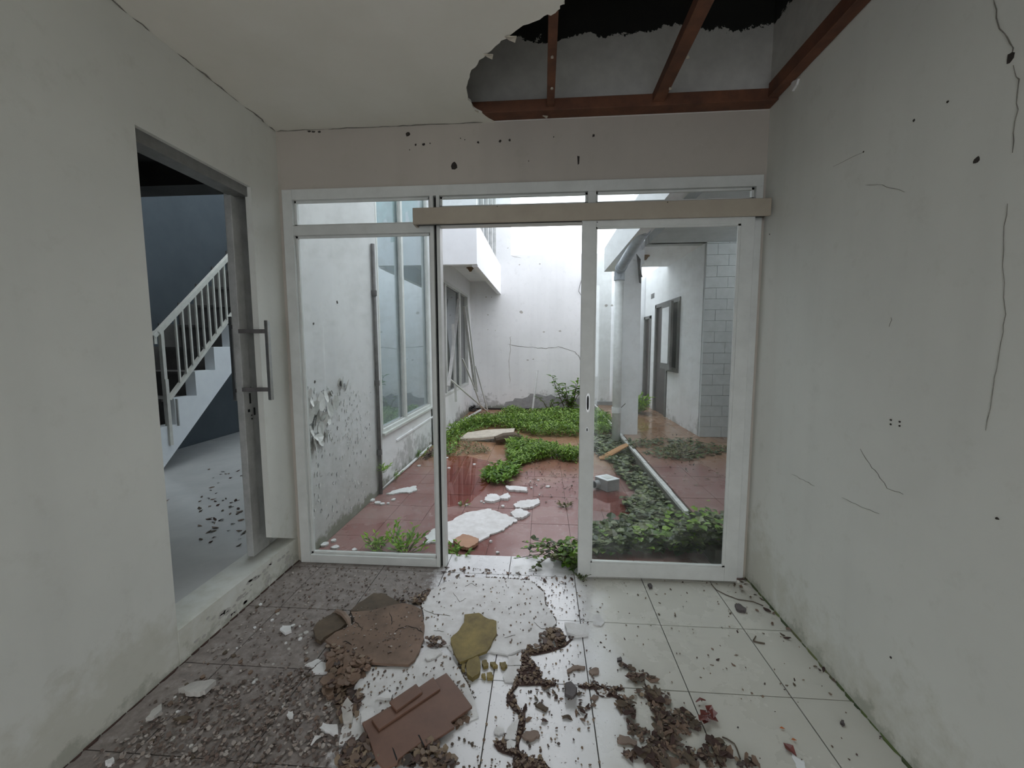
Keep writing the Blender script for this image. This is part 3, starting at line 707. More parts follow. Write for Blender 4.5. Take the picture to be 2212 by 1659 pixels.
# windows of the facade
def facade_window(name, label, y0, y1, z0, z1, mull, gm, transom=None, f=.05, skip=None):
    wn = root(name, (LX, (y0+y1)/2, z0), label, kind='structure')
    X0, X1 = LX-.07, LX+.004
    for a in [(y0, y0+f, z0, z1), (y1-f, y1, z0, z1), (y0+f, y1-f, z0, z0+f), (y0+f, y1-f, z1-f, z1)]:
        bx(X0, X1, *a).build('frame', 'alu', wn, bevel=.003)
    for m_ in mull: bx(X0, X1, m_-.03, m_+.03, z0+f, z1-f).build('mullion', 'alu', wn, bevel=.003)
    if transom: bx(X0, X1-.004, y0+f, y1-f, transom-.025, transom+.025).build('transom', 'alu', wn, bevel=.003)
    edges = [y0+f]+[v for m_ in mull for v in (m_-.03, m_+.03)]+[y1-f]
    for i in range(0, len(edges), 2):
        zs = [z0+f, z1-f] if not transom else [z0+f, transom-.025, transom+.025, z1-f]
        for k in range(0, len(zs), 2):
            if skip is not None and i//2 == skip: continue
            bx(LX-.045, LX-.04, edges[i], edges[i+1], zs[k], zs[k+1]).build('pane', gm, wn)
            mb = MB(); b = .014; a0, a1, c0, c1 = edges[i], edges[i+1], zs[k], zs[k+1]
            for q in [(a0, a0+b, c0, c1), (a1-b, a1, c0, c1), (a0, a1, c0, c0+b), (a0, a1, c1-b, c1)]: mb.box(LX-.035, LX-.02, *q)
            mb.build('glazing_bead', 'alu_old', wn)
    return wn
wa = facade_window('window_2', 'tall reflective two-pane window beside the conduit pipe', 3.92, 5.72, .53, 4.9, [4.66], 'glass_refl', f=.035)  # unseen top raised to let more light into the stair hall
bx(LX-.02, LX+.03, 3.92, 5.80, .505, .53).build('sill', 'alu', wa); bx(LX, LX+.012, 4.3, 5.80, .36, .38).build('sill_groove', 'plain', wa)
mb = MB(); n = 26      # pleated blind behind the green glass
vs = []
for i in range(n+1):
    yv = 4.0+i*(1.7/n); dx = .03*(i % 2); top = 3.42; bot = 2.5+.3*abs(math.sin(i*.55))+(.3 if i > 15 else 0)
    vs += [(LX-.12-dx, yv, bot), (LX-.12-dx, yv, top)]
mb.add(vs, [(2*i, 2*i+2, 2*i+3, 2*i+1) for i in range(n)]); o = mb.build('crumpled_blind', 'blind')
so = o.modifiers.new('thickness', 'SOLIDIFY'); so.thickness = .003; tag(o, 'crumpled green pleated blind hanging behind the upper window', 'blind')
w3 = facade_window('window_4', 'broken white window at the far end of the left courtyard wall', 6.5, 8.75, .55, 2.45, [6.75, 7.9], 'glass_dim', skip=2)
# room behind window 4
tag(bx(-3.6, -3.5, 6.6, YE+.1, -.1, 2.8).build('wall_far_room', 'grey'), 'grey inner wall of the room behind the broken window', kind='structure')
tag(bx(-3.6, LX-.16, 6.6, YE+.1, 2.6, 2.8).build('ceiling_far_room', 'grey'), 'grey ceiling of the room behind the broken window', kind='structure')
tag(bx(-3.6, LX-.16, 6.6, YE+.1, -.1, 0).build('floor_far_room', 'grey'), 'grey floor of the room behind the broken window', kind='structure')
tag(bx(-3.6, LX-.16, YE, YE+.1, 0, 2.6).build('wall_far_room_end', 'grey'), 'end wall of the room behind the broken window', kind='structure')

# upper storey box over the yard
ub = root('balcony_box', (-1.25, 5.8, 2.5), 'white overhanging upper storey box on the left above the courtyard', kind='structure')
bx(LX, -.92, 5.80, 5.88, 2.52, 3.9).build('front_face', 'plain', ub)
bx(-1.0, -.92, 5.88, YE, 2.50, 3.10).build('side_parapet', 'plain', ub)
bx(LX, -1.0, 5.88, YE, 2.78, 2.86).build('soffit', 'plain', ub)
bx(-1.05, -.98, 6.3, YE, 3.10, 3.16).build('window_sill', 'alu', ub)
bx(-1.04, -.99, 5.88, YE, 4.7, 5.5).build('side_head', 'plain', ub)
bx(LX, -.94, 5.82, 6.3, 3.9, 5.5).build('front_face', 'plain', ub)
for y0 in (6.3, 6.9, 7.5, 8.1, 8.7): bx(-1.05, -.98, y0, y0+.07, 3.16, 4.7).build('frame', 'alu_old', ub)
for y0 in (6.37, 6.97, 7.57, 8.17, 8.77): bx(-1.03, -1.025, y0, min(y0+.53, YE), 3.16, 4.7).build('pane', 'glass_refl', ub)
mb = MB(); vs = []; n = 90
for i in range(n+1):
    yv = 6.4+i*2.6/n; dx = .03*(i % 2); vs += [(-1.1-dx, yv, 3.2), (-1.1-dx, yv, 4.65)]
mb.add(vs, [(2*i, 2*i+2, 2*i+3, 2*i+1) for i in range(n)]); o = mb.build('curtain', 'flake')
so = o.modifiers.new('thickness', 'SOLIDIFY'); so.thickness = .003; tag(o, 'pale pleated curtain behind the upper storey window on the left', 'curtain')
def lamp_mount(loc, label, parent=None):
    o = root('lamp_mount', loc, label, 'lamp mount')
    x, y, z = loc
    MB().tube([(x, y, z), (x, y, z-.015)], .07, 14).build('base_plate', 'lamp', o)
    MB().tube([(x, y, z-.015), (x, y, z-.07)], [.055, .018], 12).build('lamp_cup', 'lamp', o)
p = at_z(1016, 578, 2.78); lamp_mount((p.x, p.y, 2.78), 'rusty empty lamp mount under the white overhang on the left')

# ---- right-hand building
rb = root('wall_terrace', (2.3, 6.1, 0), 'white corridor wall and grey block wall beside the covered terrace', kind='structure')
TX = 2.24
bx(TX, TX+.15, 6.07, 7.0, TZ-.1, 2.8).build('wall_section', 'court', rb)
bx(TX, TX+.15, 7.0, 7.62, TZ-.1, .93).build('wall_section', 'court', rb)
bx(TX, TX+.15, 7.0, 8.5, 2.17, 2.9).build('wall_section', 'court', rb)
bx(TX, TX+.15, 8.5, 8.82, TZ-.1, 2.9).build('wall_section', 'court', rb)
bx(TX, TX+.15, 8.82, 9.38, 2.0, 2.9).build('wall_section', 'court', rb)
bx(TX+.6, TX+.7, 6.2, 9.4, TZ-.1, 2.9).build('wall_section', 'hall_dark', rb)
# grey block wall facing the viewer
bw = root('wall_block', (2.8, 6.0, 0), 'grey painted block wall at the back of the terrace', kind='structure')
bx(TX+.01, 3.6, 6.03, 6.07, TZ-.1, 2.8).build('mortar', 'soffit', bw)
zz = TZ; row = 0
while zz < 2.78:
    xx = TX+.0-(.15 if row % 2 else 0)
    while xx < 3.5:
        a0, a1 = max(xx, TX), min(xx+.3, 3.5)
        if a1-a0 > .04: bx(a0+.002, a1-.002, 6.0-R.uniform(0, .0025), 6.04, zz+.002, min(zz+.15, 2.8)-.002).build('block', 'block', bw)
        xx += .3
    zz += .15; row += 1
tag(bx(3.5, 3.6, 2.6, 6.1, TZ-.1, 2.3).build('wall_terrace_right', 'plain'), 'unseen pale right-hand terrace wall with a gap added to let light in', kind='structure')  # unseen wall, stopped short of the roof to brighten the terrace
tag(bx(RX+.16, 3.6, 2.45, 2.62, TZ-.1, 2.8).build('wall_terrace_near', 'grey'), 'grey near wall of the covered terrace', kind='structure')
tag(bx(1.46, 3.6, 2.5, 6.07, 2.80, 2.95).build('roof_terrace', 'soffit'), 'grey concrete roof slab over the terrace', kind='structure')
tag(bx(1.45, TX+.15, 6.0, 6.2, 2.80, 3.1).build('beam_terrace', 'soffit'), 'grey beam across the corridor mouth', kind='structure')
tag(bx(1.46, TX+.7, 6.2, 7.8, 2.80, 2.9).build('ceiling_corridor', 'plain'), 'white ceiling of the corridor beyond the column', kind='structure')
p = at_z(1394, 552, 2.8); lamp_mount((p.x, p.y, 2.8), 'rusty empty lamp mount on the corridor ceiling behind the column')
# column
tag(bx(1.13, 1.395, 6.10, 6.40, CF-.05, 2.6).build('column', 'plain', bevel=.006), 'white square column at the edge of the terrace', kind='structure')
# parapet along the roof edge
pb = root('parapet', (1.0, 5, 2.6), 'white roof-edge parapet above the downpipe on the right', kind='structure')
bx(1.0, 1.12, 2.7, 7.05, 2.60, 2.98).build('parapet_face', 'plain', pb)
bx(1.12, 1.5, 6.42, 7.05, 2.60, 2.98).build('parapet_end', 'plain', pb)
bx(1.12, 1.46, 2.5, 6.42, 2.92, 2.98).build('gutter_bed', 'plain', pb)
# upper storey on the right
us = root('upper_storey', (1.7, 6, 2.95), 'pale upper storey wall above the terrace roof on the right', kind='structure')
bx(1.62, 1.75, 3.6, 7.8, 2.95, 5.2).build('wall_section', 'plain', us)
bx(1.60, 1.62, 4.6, 4.66, 3.2, 4.9).build('frame', 'alu', us); bx(1.60, 1.62, 5.6, 5.66, 3.2, 4.9).build('frame', 'alu', us)
bx(1.605, 1.62, 4.66, 5.6, 3.2, 4.9).build('pane', 'glass_refl', us)
nh = root('neighbour_house', (3.8, 16, 3), 'white neighbouring house with a flat roof and balcony rail beyond the wall', 'building')
bx(3.0, 7, 15.5, 18, 0, 5.5).build('wall', 'plain', nh); bx(2.5, 7.2, 15.2, 18.2, 6.6, 6.8).build('roof', 'plain', nh)
bx(3.2, 6.8, 16, 18, 5.5, 6.6).build('wall', 'plain', nh)
for k in range(9): bx(3.05+k*.12, 3.09+k*.12, 15.45, 15.49, 5.5, 6.1).build('baluster', 'alu', nh)
bx(3.0, 7, 15.44, 15.5, 6.1, 6.16).build('rail', 'alu', nh)
# sloping gutter pipe and downpipe
dp = root('downpipe', (1.06, 6.03, CF), 'grey white downpipe in front of the square column', 'pipe')
XP = 1.065; YP = 6.0
MB().tube([(XP, YP, CF), (XP, YP, 2.33)], .062, 20).build('pipe', 'pvc_white', dp, smooth=True)
MB().tube([(XP, YP, .42), (XP, YP, .5)], .07, 20).build('coupling', 'pvc_white', dp)
MB().tube([(XP, YP, 2.30), (XP, YP, 2.42)], .074, 20).build('socket', 'pvc', dp)
cl = MB(); cl.tube([(XP+.06, YP-.03, .5), (XP+.12, YP-.03, .56)], .006, 6); cl.build('bracket', 'conduit', dp)
gp_ = root('gutter_pipe', (1.06, 5, 2.5), 'thick blue-grey drain pipe sloping along the right roof edge', 'pipe')
P1 = Vector((XP, YP, 2.40)); P2 = at_x(1445, 408, 1.12); P3 = P2+(P2-P1)*.62
P1b = P1+Vector((0, -.04, .05))
MB().tube([P1, P1b, P1b.lerp(P2, .5), P2, P3], .066, 20).build('pipe', 'pvc', gp_, smooth=True)
d_ = (P2-P1b).normalized()
for q in (.02, .10): MB().tube([P1b+d_*q, P1b+d_*(q+.035)], .075, 20).build('collar', 'pvc', gp_)
MB().tube([P1b.lerp(P2, .55), P1b.lerp(P2, .55)+d_*.1], .074, 20).build('collar', 'pvc', gp_)
# torn flashing hanging by the column
mb = MB()
a = at_y(1376, 555, 6.06)
mb.prism([at_y(1375,548,6.06), at_y(1384,560,6.06), at_y(1383,580,6.06), at_y(1388,598,6.06), at_y(1384,599,6.06), at_y(1385,612,6.06), at_y(1381,610,6.06), at_y(1379,585,6.06), at_y(1378,570,6.06)], (0, .02, 0))
tag(mb.build('torn_flashing', 'conduit'), 'dark torn strip hanging beside the top of the column', 'flashing')
# corridor doors and window
d3 = root('door_3', (TX, 8.05, TZ), 'corridor doorway with a dark leaf standing for its shaded opening', kind='structure')
bx(TX-.02, TX+.1, 7.62, 7.70, TZ, 2.17).build('frame', 'greyframe', d3); bx(TX-.02, TX+.1, 8.42, 8.5, TZ, 2.17).build('frame', 'greyframe', d3)
bx(TX-.02, TX+.1, 7.0, 8.5, 2.11, 2.18).build('frame', 'greyframe', d3)
bx(TX+.02, TX+.05, 7.70, 8.42, TZ, 2.11).build('door_leaf', 'doorwood', d3)  # closed dark leaf stands in for the shaded door opening
w5 = root('window_5', (TX, 7.3, .93), 'dark-framed narrow window open beside the corridor door', kind='structure')
bx(TX-.03, TX+.1, 7.0, 7.07, .93, 2.11).build('frame', 'greyframe', w5); bx(TX-.03, TX+.1, 7.55, 7.62, .93, 2.11).build('frame', 'greyframe', w5)
bx(TX-.03, TX+.1, 7.07, 7.55, .93, 1.0).build('frame', 'greyframe', w5)
sa = bx(TX-.14, TX-.10, 7.05, 7.6, .98, 2.12).build('sash', 'greyframe', w5)
bx(TX-.15, TX-.095, 7.13, 7.52, 1.08, 2.03).build('sash_pane', 'plain', sa)
bx(TX+.02, TX+.03, 7.07, 7.55, 1.0, 2.11).build('pane', 'dark', w5)
d4 = root('door_4', (TX, 9.1, TZ), 'narrow grey door frame at the far end of the corridor', kind='structure')
bx(TX-.02, TX+.1, 8.82, 8.9, TZ, 2.0).build('frame', 'greyframe', d4); bx(TX-.02, TX+.1, 9.3, 9.38, TZ, 2.0).build('frame', 'greyframe', d4)
bx(TX-.02, TX+.1, 8.82, 9.38, 1.94, 2.0).build('frame', 'greyframe', d4); bx(TX+.03, TX+.06, 8.9, 9.3, TZ, 1.94).build('door_leaf', 'doorwood', d4)
tag(bx(TX-.004, TX+.0, 9.0-.35, 9.0-.1, 2.34, 2.44).build('wall_vent', 'greyframe'), 'small dark vent high in the corridor wall', 'vent')

# ================================================================== THINGS IN THE COURTYARD
def pole(name, a, b, w_, h_, mat, label, cat, group=None, up=(0, 0, 1)):
    return tag(MB().bar(a, b, w_, h_, up).build(name, mat), label, cat, group)
# loose aluminium strips leaning out of the broken window
S = [((991,646,-1.52),(969,834,-1.50),.05,'broad grey aluminium strip leaning inside the broken window frame, leftmost of the leaning strips'),
     ((1002,662,-1.44),(1026,842,-1.40),.045,'pale aluminium strip leaning steeply against the right jamb of the broken window'),
     ((1009,660,-1.40),(1031,846,-1.36),.03,'thin pale aluminium strip leaning just right of the broken window jamb'),
     ((972,819,-1.50),(1060,885,-1.2),.028,'thin aluminium strip sloping down from the broken window sill to the yard floor'),
     ((1027,790,-1.40),(1062,886,-1.2),.028,'thin dark-edged strip standing below the broken window, rightmost of the leaning strips'),
     ((999,775,-1.47),(1027,842,-1.40),.026,'short thin strip crossing low over the broken window opening'),
     ((1025,838,-1.40),(1041,884,-1.33),.024,'short bent strip standing on the floor by the black hose coil'),
     ((978,700,-1.53),(985,868,-1.50),.04,'dull grey aluminium strip standing upright inside the broken window pane')]
for (a, b, wd, lab) in S:
    a, b = at_x(*a), at_x(*b); a.y = min(a.y, 8.98); b.y = min(b.y, 9.0)
    pole('aluminium_strip', a, b, wd, .018, 'alu' if wd < .045 else 'alu_old', lab, 'metal strip')
c = at_z(1021, 884, CF); hc = root('hose_coil', (c.x, 8.85, CF), 'small coil of black hose in the far left corner of the yard', 'hose')
for i in range(3):
    P = [(c.x+.11*math.cos(a)*(1-.1*i), 8.85+.1*math.sin(a), CF+.03+.035*i+.02*math.sin(a*2+i)) for a in [k*pi/8 for k in range(16)]]
    MB().tube(P, .017, 7, close=True).build('loop', 'black', hc, smooth=True)
pole('pvc_stick', (at_y(1161,800,8.95)), Vector((at_y(1150,888,8.75).x, 8.75, CF+.01)), .03, .03, 'pvc_white', 'thin white stick leaning on the end wall of the courtyard', 'stick')
tag(MB().tube([at_z(822,1056,CF+.02), at_z(880,1008,CF+.02), at_z(931,962,CF+.02)], .016, 8).build('skirting_pipe', 'pvc_white'), 'white pipe lying along the foot of the left yard wall, nearer one', 'pipe')
tag(MB().tube([at_z(962,931,CF+.03), at_z(1038,886,CF+.03)], .024, 8).build('skirting_pipe', 'pvc_white'), 'white pipe lying on the weeds near the far left corner', 'pipe')
# lifted paving slab with dark hollow and log
ls = root('broken_slab', at_z(1055, 945, CF), 'cream paving slab lifted at its near edge among the weeds', 'slab')
pa = [at_z(990,948,CF+.03), at_z(1010,934,CF+.09), at_z(1050,928,CF+.12), at_z(1112,925,CF+.12), at_z(1108,938,CF+.13), at_z(1070,942,CF+.10), at_z(1040,946,CF+.06)]
MB().prism(pa, (0, 0, -.035)).build('slab', 'gyp_edge', ls)
a, b = at_z(1070,950,CF+.07), at_z(1128,948,CF+.07)
lg = MB().tube([a, a.lerp(b, .3)+Vector((0,.02,.02)), a.lerp(b, .7)+Vector((0,.0,.03)), b], [.05,.075,.08,.05], 9)
tag(lg.build('rotten_log', 'gyp_dark'), 'short dark rotten log under the lifted slab', 'log')
# galvanised box with spout
gb = root('metal_box', at_z(1312, 1063, CF), 'grey metal box with a round spout and white label lying on wet red tiles', 'box')
o0 = at_z(1312, 1064, CF); e0 = at_z(1285, 1053, CF)-o0; e1 = at_z(1338, 1059, CF)-o0
zt = Vector((0, 0, .112))
q = [o0, o0+e0, o0+e0+e1, o0+e1]
MB().prism([v+Vector((0,0,.002)) for v in q], zt).build('body', 'box_grey', gb, bevel=.003)
cc = sum(q, Vector())/4+zt+Vector((0,0,.003))
tp = MB().prism([cc+(v+zt-cc)*1.03 for v in q], (0, 0, .007)).build('lid', 'label', gb, bevel=.002)
MB().prism([cc+(v+zt-cc)*.5+Vector((0,0,.0075)) for v in q], (0, 0, .001)).build('lid_label', 'alu', tp)
s0 = o0+e0*.72+Vector((0, 0, .055)); sd = Vector((e0.y, -e0.x, 0)).normalized()
if sd.y > 0: sd = -sd
MB().tube([s0-sd*.01, s0+sd*.05], .036, 18).build('spout', 'box_grey', gb)
MB().tube([s0+sd*.048, s0+sd*.058], .04, 18).build('spout_rim', 'box_grey', gb)
MB().tube([s0+sd*.0585, s0+sd*.0595], .031, 18).build('spout_mouth', 'dark', gb)
# orange plank
mb = MB().prism([at_z(1294,986,CF+.02), at_z(1296,991,CF+.02), at_z(1308,991,CF+.02), at_z(1358,962,CF+.15), at_z(1353,957,CF+.15), at_z(1340,962,CF+.12)], (0, 0, -.012))
tag(mb.build('plank', 'plank'), 'short orange plank resting on the vines and kerb', 'plank')
# fallen gypsum sheets in the yard
def yslab(name, px, mat, th, lab, cat, seed, z=CF, amp=.006, tilt=0, group=None):
    return tag(slab(name, px, mat, th, z+.001, max(amp, .003) if amp < .004 else .011, 6, seed, tilt), lab, cat, group)
yslab('gypsum_sheet', [(918,1160),(936,1142),(960,1132),(1006,1107),(1054,1098),(1082,1108),(1112,1118),(1118,1124),(1108,1128),(1090,1142),(1066,1152),(1035,1169),(1000,1171),(958,1172),(930,1170)], 'gyp_white', .012, 'large white gypsum sheet lying just outside the open doorway', 'gypsum sheet', 1)
yslab('gypsum_piece', [(1102,1107),(1115,1098),(1130,1100),(1146,1107),(1128,1118),(1112,1118)], 'gyp_white', .02, 'white gypsum piece touching the right tip of the large outdoor sheet', 'gypsum sheet', 2)
yslab('gypsum_piece', [(1109,1090),(1124,1081),(1145,1079),(1163,1077),(1166,1084),(1152,1094),(1132,1097),(1116,1096)], 'gyp_white', .02, 'white gypsum piece behind the right tip of the large outdoor sheet', 'gypsum sheet', 3)
yslab('gypsum_piece', [(1047,1080),(1052,1068),(1068,1066),(1080,1071),(1078,1079),(1062,1083)], 'gyp_white', .02, 'rounded white gypsum piece on the red tiles, left one of the middle pair', 'gypsum sheet', 4)
yslab('gypsum_piece', [(1079,1072),(1096,1064),(1102,1070),(1098,1078),(1084,1077)], 'gyp_white', .02, 'small white gypsum piece on the red tiles, right one of the middle pair', 'gypsum sheet', 5)
yslab('gypsum_piece', [(1092,1049),(1118,1050),(1136,1052),(1140,1060),(1115,1059),(1098,1057)], 'gyp_white', .02, 'long white gypsum piece just in front of the round leafy clump', 'gypsum sheet', 6)
yslab('gypsum_piece', [(834,1066),(855,1058),(880,1052),(899,1049),(901,1058),(886,1063),(862,1063),(848,1067)], 'gyp_white', .012, 'white gypsum piece on the red tiles behind the left fixed pane', 'gypsum sheet', 7)
o = yslab('board_piece', [(979,1166),(1000,1153),(1014,1156),(1034,1163),(1032,1172),(1013,1183),(996,1180)], 'tanboard', .022, 'tan broken board corner lying on the white sheet outside', 'board', 9, z=CF+.012, amp=.002)
for i, (x, y, s) in enumerate([(1183,1050,.022),(1148,1052,.012),(1163,1036,.012),(1146,1039,.009),(1159,1047,.007),(1040,1082,.014),(1045,1085,.012),(1086,1092,.018),(993,1086,.02),(1008,1089,.016),(963,970,.04),(965,977,.05),(965,988,.03),(961,1008,.03),(970,1010,.02),(850,1078,.02),(826,1087,.02),(838,1086,.014),(700,1174,.03),(725,1180,.03),(765,1186,.02),(1025,1002,.02),(1165,1068,.01),(1056,1004,.018),(870,1007,.02),(905,1005,.02),(815,1084,.03),(802,1079,.03),(921,1170,.03),(1060,1168,.012),(1075,1192,.012),(720,1166,.02)]):
    c = at_z(x, y, CF+.014)
    tag(MB().prism(blob(c, s, 'z', i+500, 7), (0, 0, -.013)).build('gypsum_crumb', 'gyp_white'), 'small white gypsum crumb on the wet red tiles', 'gypsum crumb', 'white crumbs on the yard tiles')
# puddles
for i, (px_, lab) in enumerate([([(952,985),(1010,985),(1070,1000),(1060,1040),(1040,1062),(1010,1090),(955,1095)], 'shallow clear puddle left of the leafy clump on the red tiles'),
                 ([(1262,1060),(1290,1058),(1345,1062),(1372,1085),(1378,1110),(1350,1120),(1310,1104),(1270,1100)], 'shallow clear puddle in front of the grey metal box')]):
    pts = ragged([at_z(x, y, CF+.0035) for x, y in px_], .01, 4, i)
    tag(MB().prism(pts, (0, 0, -.001)).build('puddle', 'puddle'), lab, 'puddle')

# ---------------------------------------------------------------- plants
def leaf(mb, p, s, yaw, tilt, w_=.45, r=None):
    """a folded leaf: two halves, four triangles, pointed tip"""
    d = Vector((math.cos(yaw)*math.cos(tilt), math.sin(yaw)*math.cos(tilt), math.sin(tilt)))
    sd = Vector((-math.sin(yaw), math.cos(yaw), 0)); u = sd.cross(d)*-1
    p = Vector(p)
    a = p; b = p+d*s*.45+sd*s*w_*.5+u*s*.12; c = p+d*s*.45-sd*s*w_*.5+u*s*.12; t = p+d*s-u*s*.06; m_ = p+d*s*.5
    mb.add([a, b, c, t, m_], [(0, 4, 1), (1, 4, 3), (0, 2, 4), (2, 3, 4)])
def ivy(mb, p, s, yaw, tilt):
    d = Vector((math.cos(yaw)*math.cos(tilt), math.sin(yaw)*math.cos(tilt), math.sin(tilt)))
    sd = Vector((-math.sin(yaw), math.cos(yaw), 0)); p = Vector(p); u = d.cross(sd)
    o2 = [(0,0,0),(.25,.5,.1),(.62,.38,.1),(1,0,-.08),(.62,-.38,.1),(.25,-.5,.1),(.45,0,0)]
    mb.add([p+d*s*a+sd*s*b+u*s*c for a, b, c in o2], [(0,6,1),(1,6,2),(2,6,3),(3,6,4),(4,6,5),(5,6,0)])
def inpoly(x, y, P):
    c = False; j = len(P)-1
    for i in range(len(P)):
        if (P[i][1] > y) != (P[j][1] > y) and x < (P[j][0]-P[i][0])*(y-P[i][1])/(P[j][1]-P[i][1])+P[i][0]: c = not c
        j = i
    return c
def scatter(px, n, seed, z=CF):
    """n points spread evenly on the ground inside an outline read off the photograph"""
    G = [tuple(at_z(x, y, z))[:2] for x, y in px]; r = random.Random(seed)
    x0, x1 = min(g[0] for g in G), max(g[0] for g in G); y0, y1 = min(g[1] for g in G), max(g[1] for g in G); out = []; k = 0
    while len(out) < n and k < n*40:
        k += 1; x, y = r.uniform(x0, x1), r.uniform(y0, y1)
        if inpoly(x, y, G) and x > LX+.03 and y < 9.05: out.append((x, y))
    return out
def mat_plant(name, px, n, h, s, mat, lab, cat, seed, kind='leaf', z=CF, clump=1.2, gate=.36):
    mb = MB(); r = random.Random(seed)
    for (x, y) in scatter(px, n, seed, z):
        if y < 2.68 or x < LX+.08: continue
        k = mnoise.noise(Vector((x*clump*2, y*clump*2, seed)))*.5+.5
        k2 = mnoise.noise(Vector((x*7, y*7, seed+.5)))*.5+.5
        if (k*.6+k2*.4) < gate: continue
        hh = h*(.25+k)*r.uniform(.1, 1)
        (leaf if kind == 'leaf' else ivy)(mb, (x, y, z+hh), s*r.uniform(.6, 1.3), r.uniform(0, 6.28), r.uniform(-.2, .9) if kind == 'leaf' else r.uniform(-.3, .5))
    o = mb.build(name, mat); return tag(o, lab, cat, kind='stuff')
mat_plant('weed_mat', [(955,945),(1000,922),(1060,908),(1110,896),(1255,894),(1310,905),(1330,935),(1300,945),(1150,944),(1120,933),(1050,922),(1000,935),(960,965)], 13000, .2, .06, 'weed2', 'bright green weeds filling the far part of the courtyard', 'weeds', 1)
mat_plant('weed_mat', [(935,990),(950,935),(1010,905),(1050,897),(1080,905),(1060,925),(1000,950),(980,985)], 1500, .09, .06, 'weed', 'olive green weeds along the far left edge of the yard', 'weeds', 2)
mat_plant('weed_mat', [(940,975),(1000,955),(1050,962),(1060,980),(1000,985),(945,995)], 500, .05, .045, 'dryveg', 'thin brownish weeds left of the dark log', 'weeds', 3)
mat_plant('weed_mat', [(1098,1002),(1094,968),(1112,956),(1165,964),(1190,975),(1256,982),(1256,998),(1230,1001),(1200,992),(1150,1000),(1120,1010)], 5200, .17, .05, 'weed2', 'dense green weed patch in the middle of the courtyard', 'weeds', 4, gate=.22)
mat_plant('leafy_clump', [(1046,1045),(1048,1022),(1075,1012),(1110,1010),(1125,1022),(1115,1035),(1100,1046),(1070,1050)], 520, .12, .075, 'weed', 'round clump of broad green leaves on the red tiles', 'weeds', 5, z=CF, gate=0)
vb = [(1262,940),(1300,945),(1332,945),(1400,1012),(1460,1070),(1540,1140),(1556,1165),(1450,1150),(1380,1130),(1345,1085),(1368,1060),(1340,1030),(1320,1000),(1285,980),(1262,965)]
mat_plant('vine_mat', vb, 5200, .07, .055, 'vine', 'dark green creeping vines along the foot of the kerb', 'vines', 6, 'ivy')
mat_plant('vine_mat', [(1262,1160),(1330,1140),(1400,1115),(1480,1125),(1540,1150),(1562,1200),(1262,1200)], 1900, .13, .06, 'vine', 'dark vines close behind the sliding glass door', 'vines', 7, 'ivy')
mat_plant('vine_mat', [(1262,1172),(1330,1165),(1400,1170),(1440,1130),(1530,1130),(1560,1180),(1562,1200),(1262,1202)], 420, .17, .05, 'weed2', 'bright young vine leaves pressed against the sliding door', 'vines', 8, 'ivy')
mat_plant('vine_mat', [(1345,952),(1480,950),(1575,968),(1565,980),(1480,998),(1420,990),(1370,972)], 900, .04, .04, 'vine', 'scattered vines creeping across the terrace floor', 'vines', 9, 'ivy', z=TZ)
mat_plant('weed_mat', [(1430,970),(1480,968),(1510,990),(1450,993)], 200, .06, .06, 'dryveg', 'dry green weed lying on the middle of the terrace', 'weeds', 10, z=TZ)
mat_plant('vine_litter', [(870,1012),(900,990),(935,965),(940,985),(900,1000)], 260, .03, .05, 'leaf_dead', 'brown leaf litter along the left yard wall', 'leaves', 11)
# dead leaves speckling the tiles right of centre
mat_plant('leaf_specks', [(1150,1000),(1255,1000),(1256,1100),(1180,1090),(1120,1040)], 170, .006, .028, 'leaf_dead', 'small dead leaves on the pinkish wet tiles', 'leaves', 12)
mat_plant('leaf_specks', [(1385,935),(1500,945),(1565,1000),(1560,1110),(1450,1020)], 90, .006, .04, 'leaf_dead', 'small dead leaves on the terrace floor', 'leaves', 13, z=TZ)
def tuft(name, loc, n, h, s, mat, lab, cat='grass', seed=0, spread=.12, group=None):
    o = root(name, loc, lab, cat, group); r = random.Random(seed); L0 = Vector(loc)
    ml = MB(); ms = MB()
    for i in range(n):
        a = r.uniform(0, 6.28); d = r.uniform(0, spread); b = L0+Vector((math.cos(a)*d*.4, math.sin(a)*d*.4, 0)); hh = h*r.uniform(.4, 1)
        t = L0+Vector((math.cos(a)*d*1.4, math.sin(a)*d*1.4, hh))
        ms.tube([b, b.lerp(t, .5)+Vector((0,0,hh*.12)), t], [.0025, .002, .001], 3, cap=False)
        for k in range(4):
            leaf(ml, b.lerp(t, .35+.2*k), s*r.uniform(.7, 1.2), a+r.uniform(-1.4, 1.4), r.uniform(.1, 1.0), .4)
    tag(ml.build('foliage', mat, o), kind='stuff'); tag(ms.build('stems', 'stem', o), kind='stuff'); return o
tuft('grass_tuft', at_z(815, 1188, CF), 16, .11, .05, 'bright', 'small grass tuft behind the fixed pane, left one of two', 'grass', 21, .1)
tuft('grass_tuft', at_z(872, 1190, CF), 34, .13, .055, 'bright', 'wider grass tuft behind the fixed pane, right one of two', 'grass', 22, .2)
tuft('grass_tuft', at_z(988, 1203, CF), 14, .08, .05, 'weed', 'small green weed on the threshold beside the left door post', 'weed', 23, .09)
tuft('grass_tuft', at_z(1000, 1090, CF), 5, .03, .03, 'weed', 'tiny weed beside a white crumb on the red tiles', 'weed', 24, .06)
tuft('grass_tuft', at_z(1222, 1096, CF), 9, .03, .04, 'dryveg', 'small dry brown sprig on the red tiles', 'weed', 25, .06)
tuft('fern', at_z(1392, 893, TZ)+Vector((-.14, 0, 0)), 90, .36, .11, 'bright', 'bright fern-like plant growing at the corridor entrance', 'plant', 26, .2)
tuft('grass_tuft', (LX+.05, 3.80, .17), 8, .07, .06, 'bright', 'small weed sprouting beside the dark conduit pipe', 'weed', 27, .05)
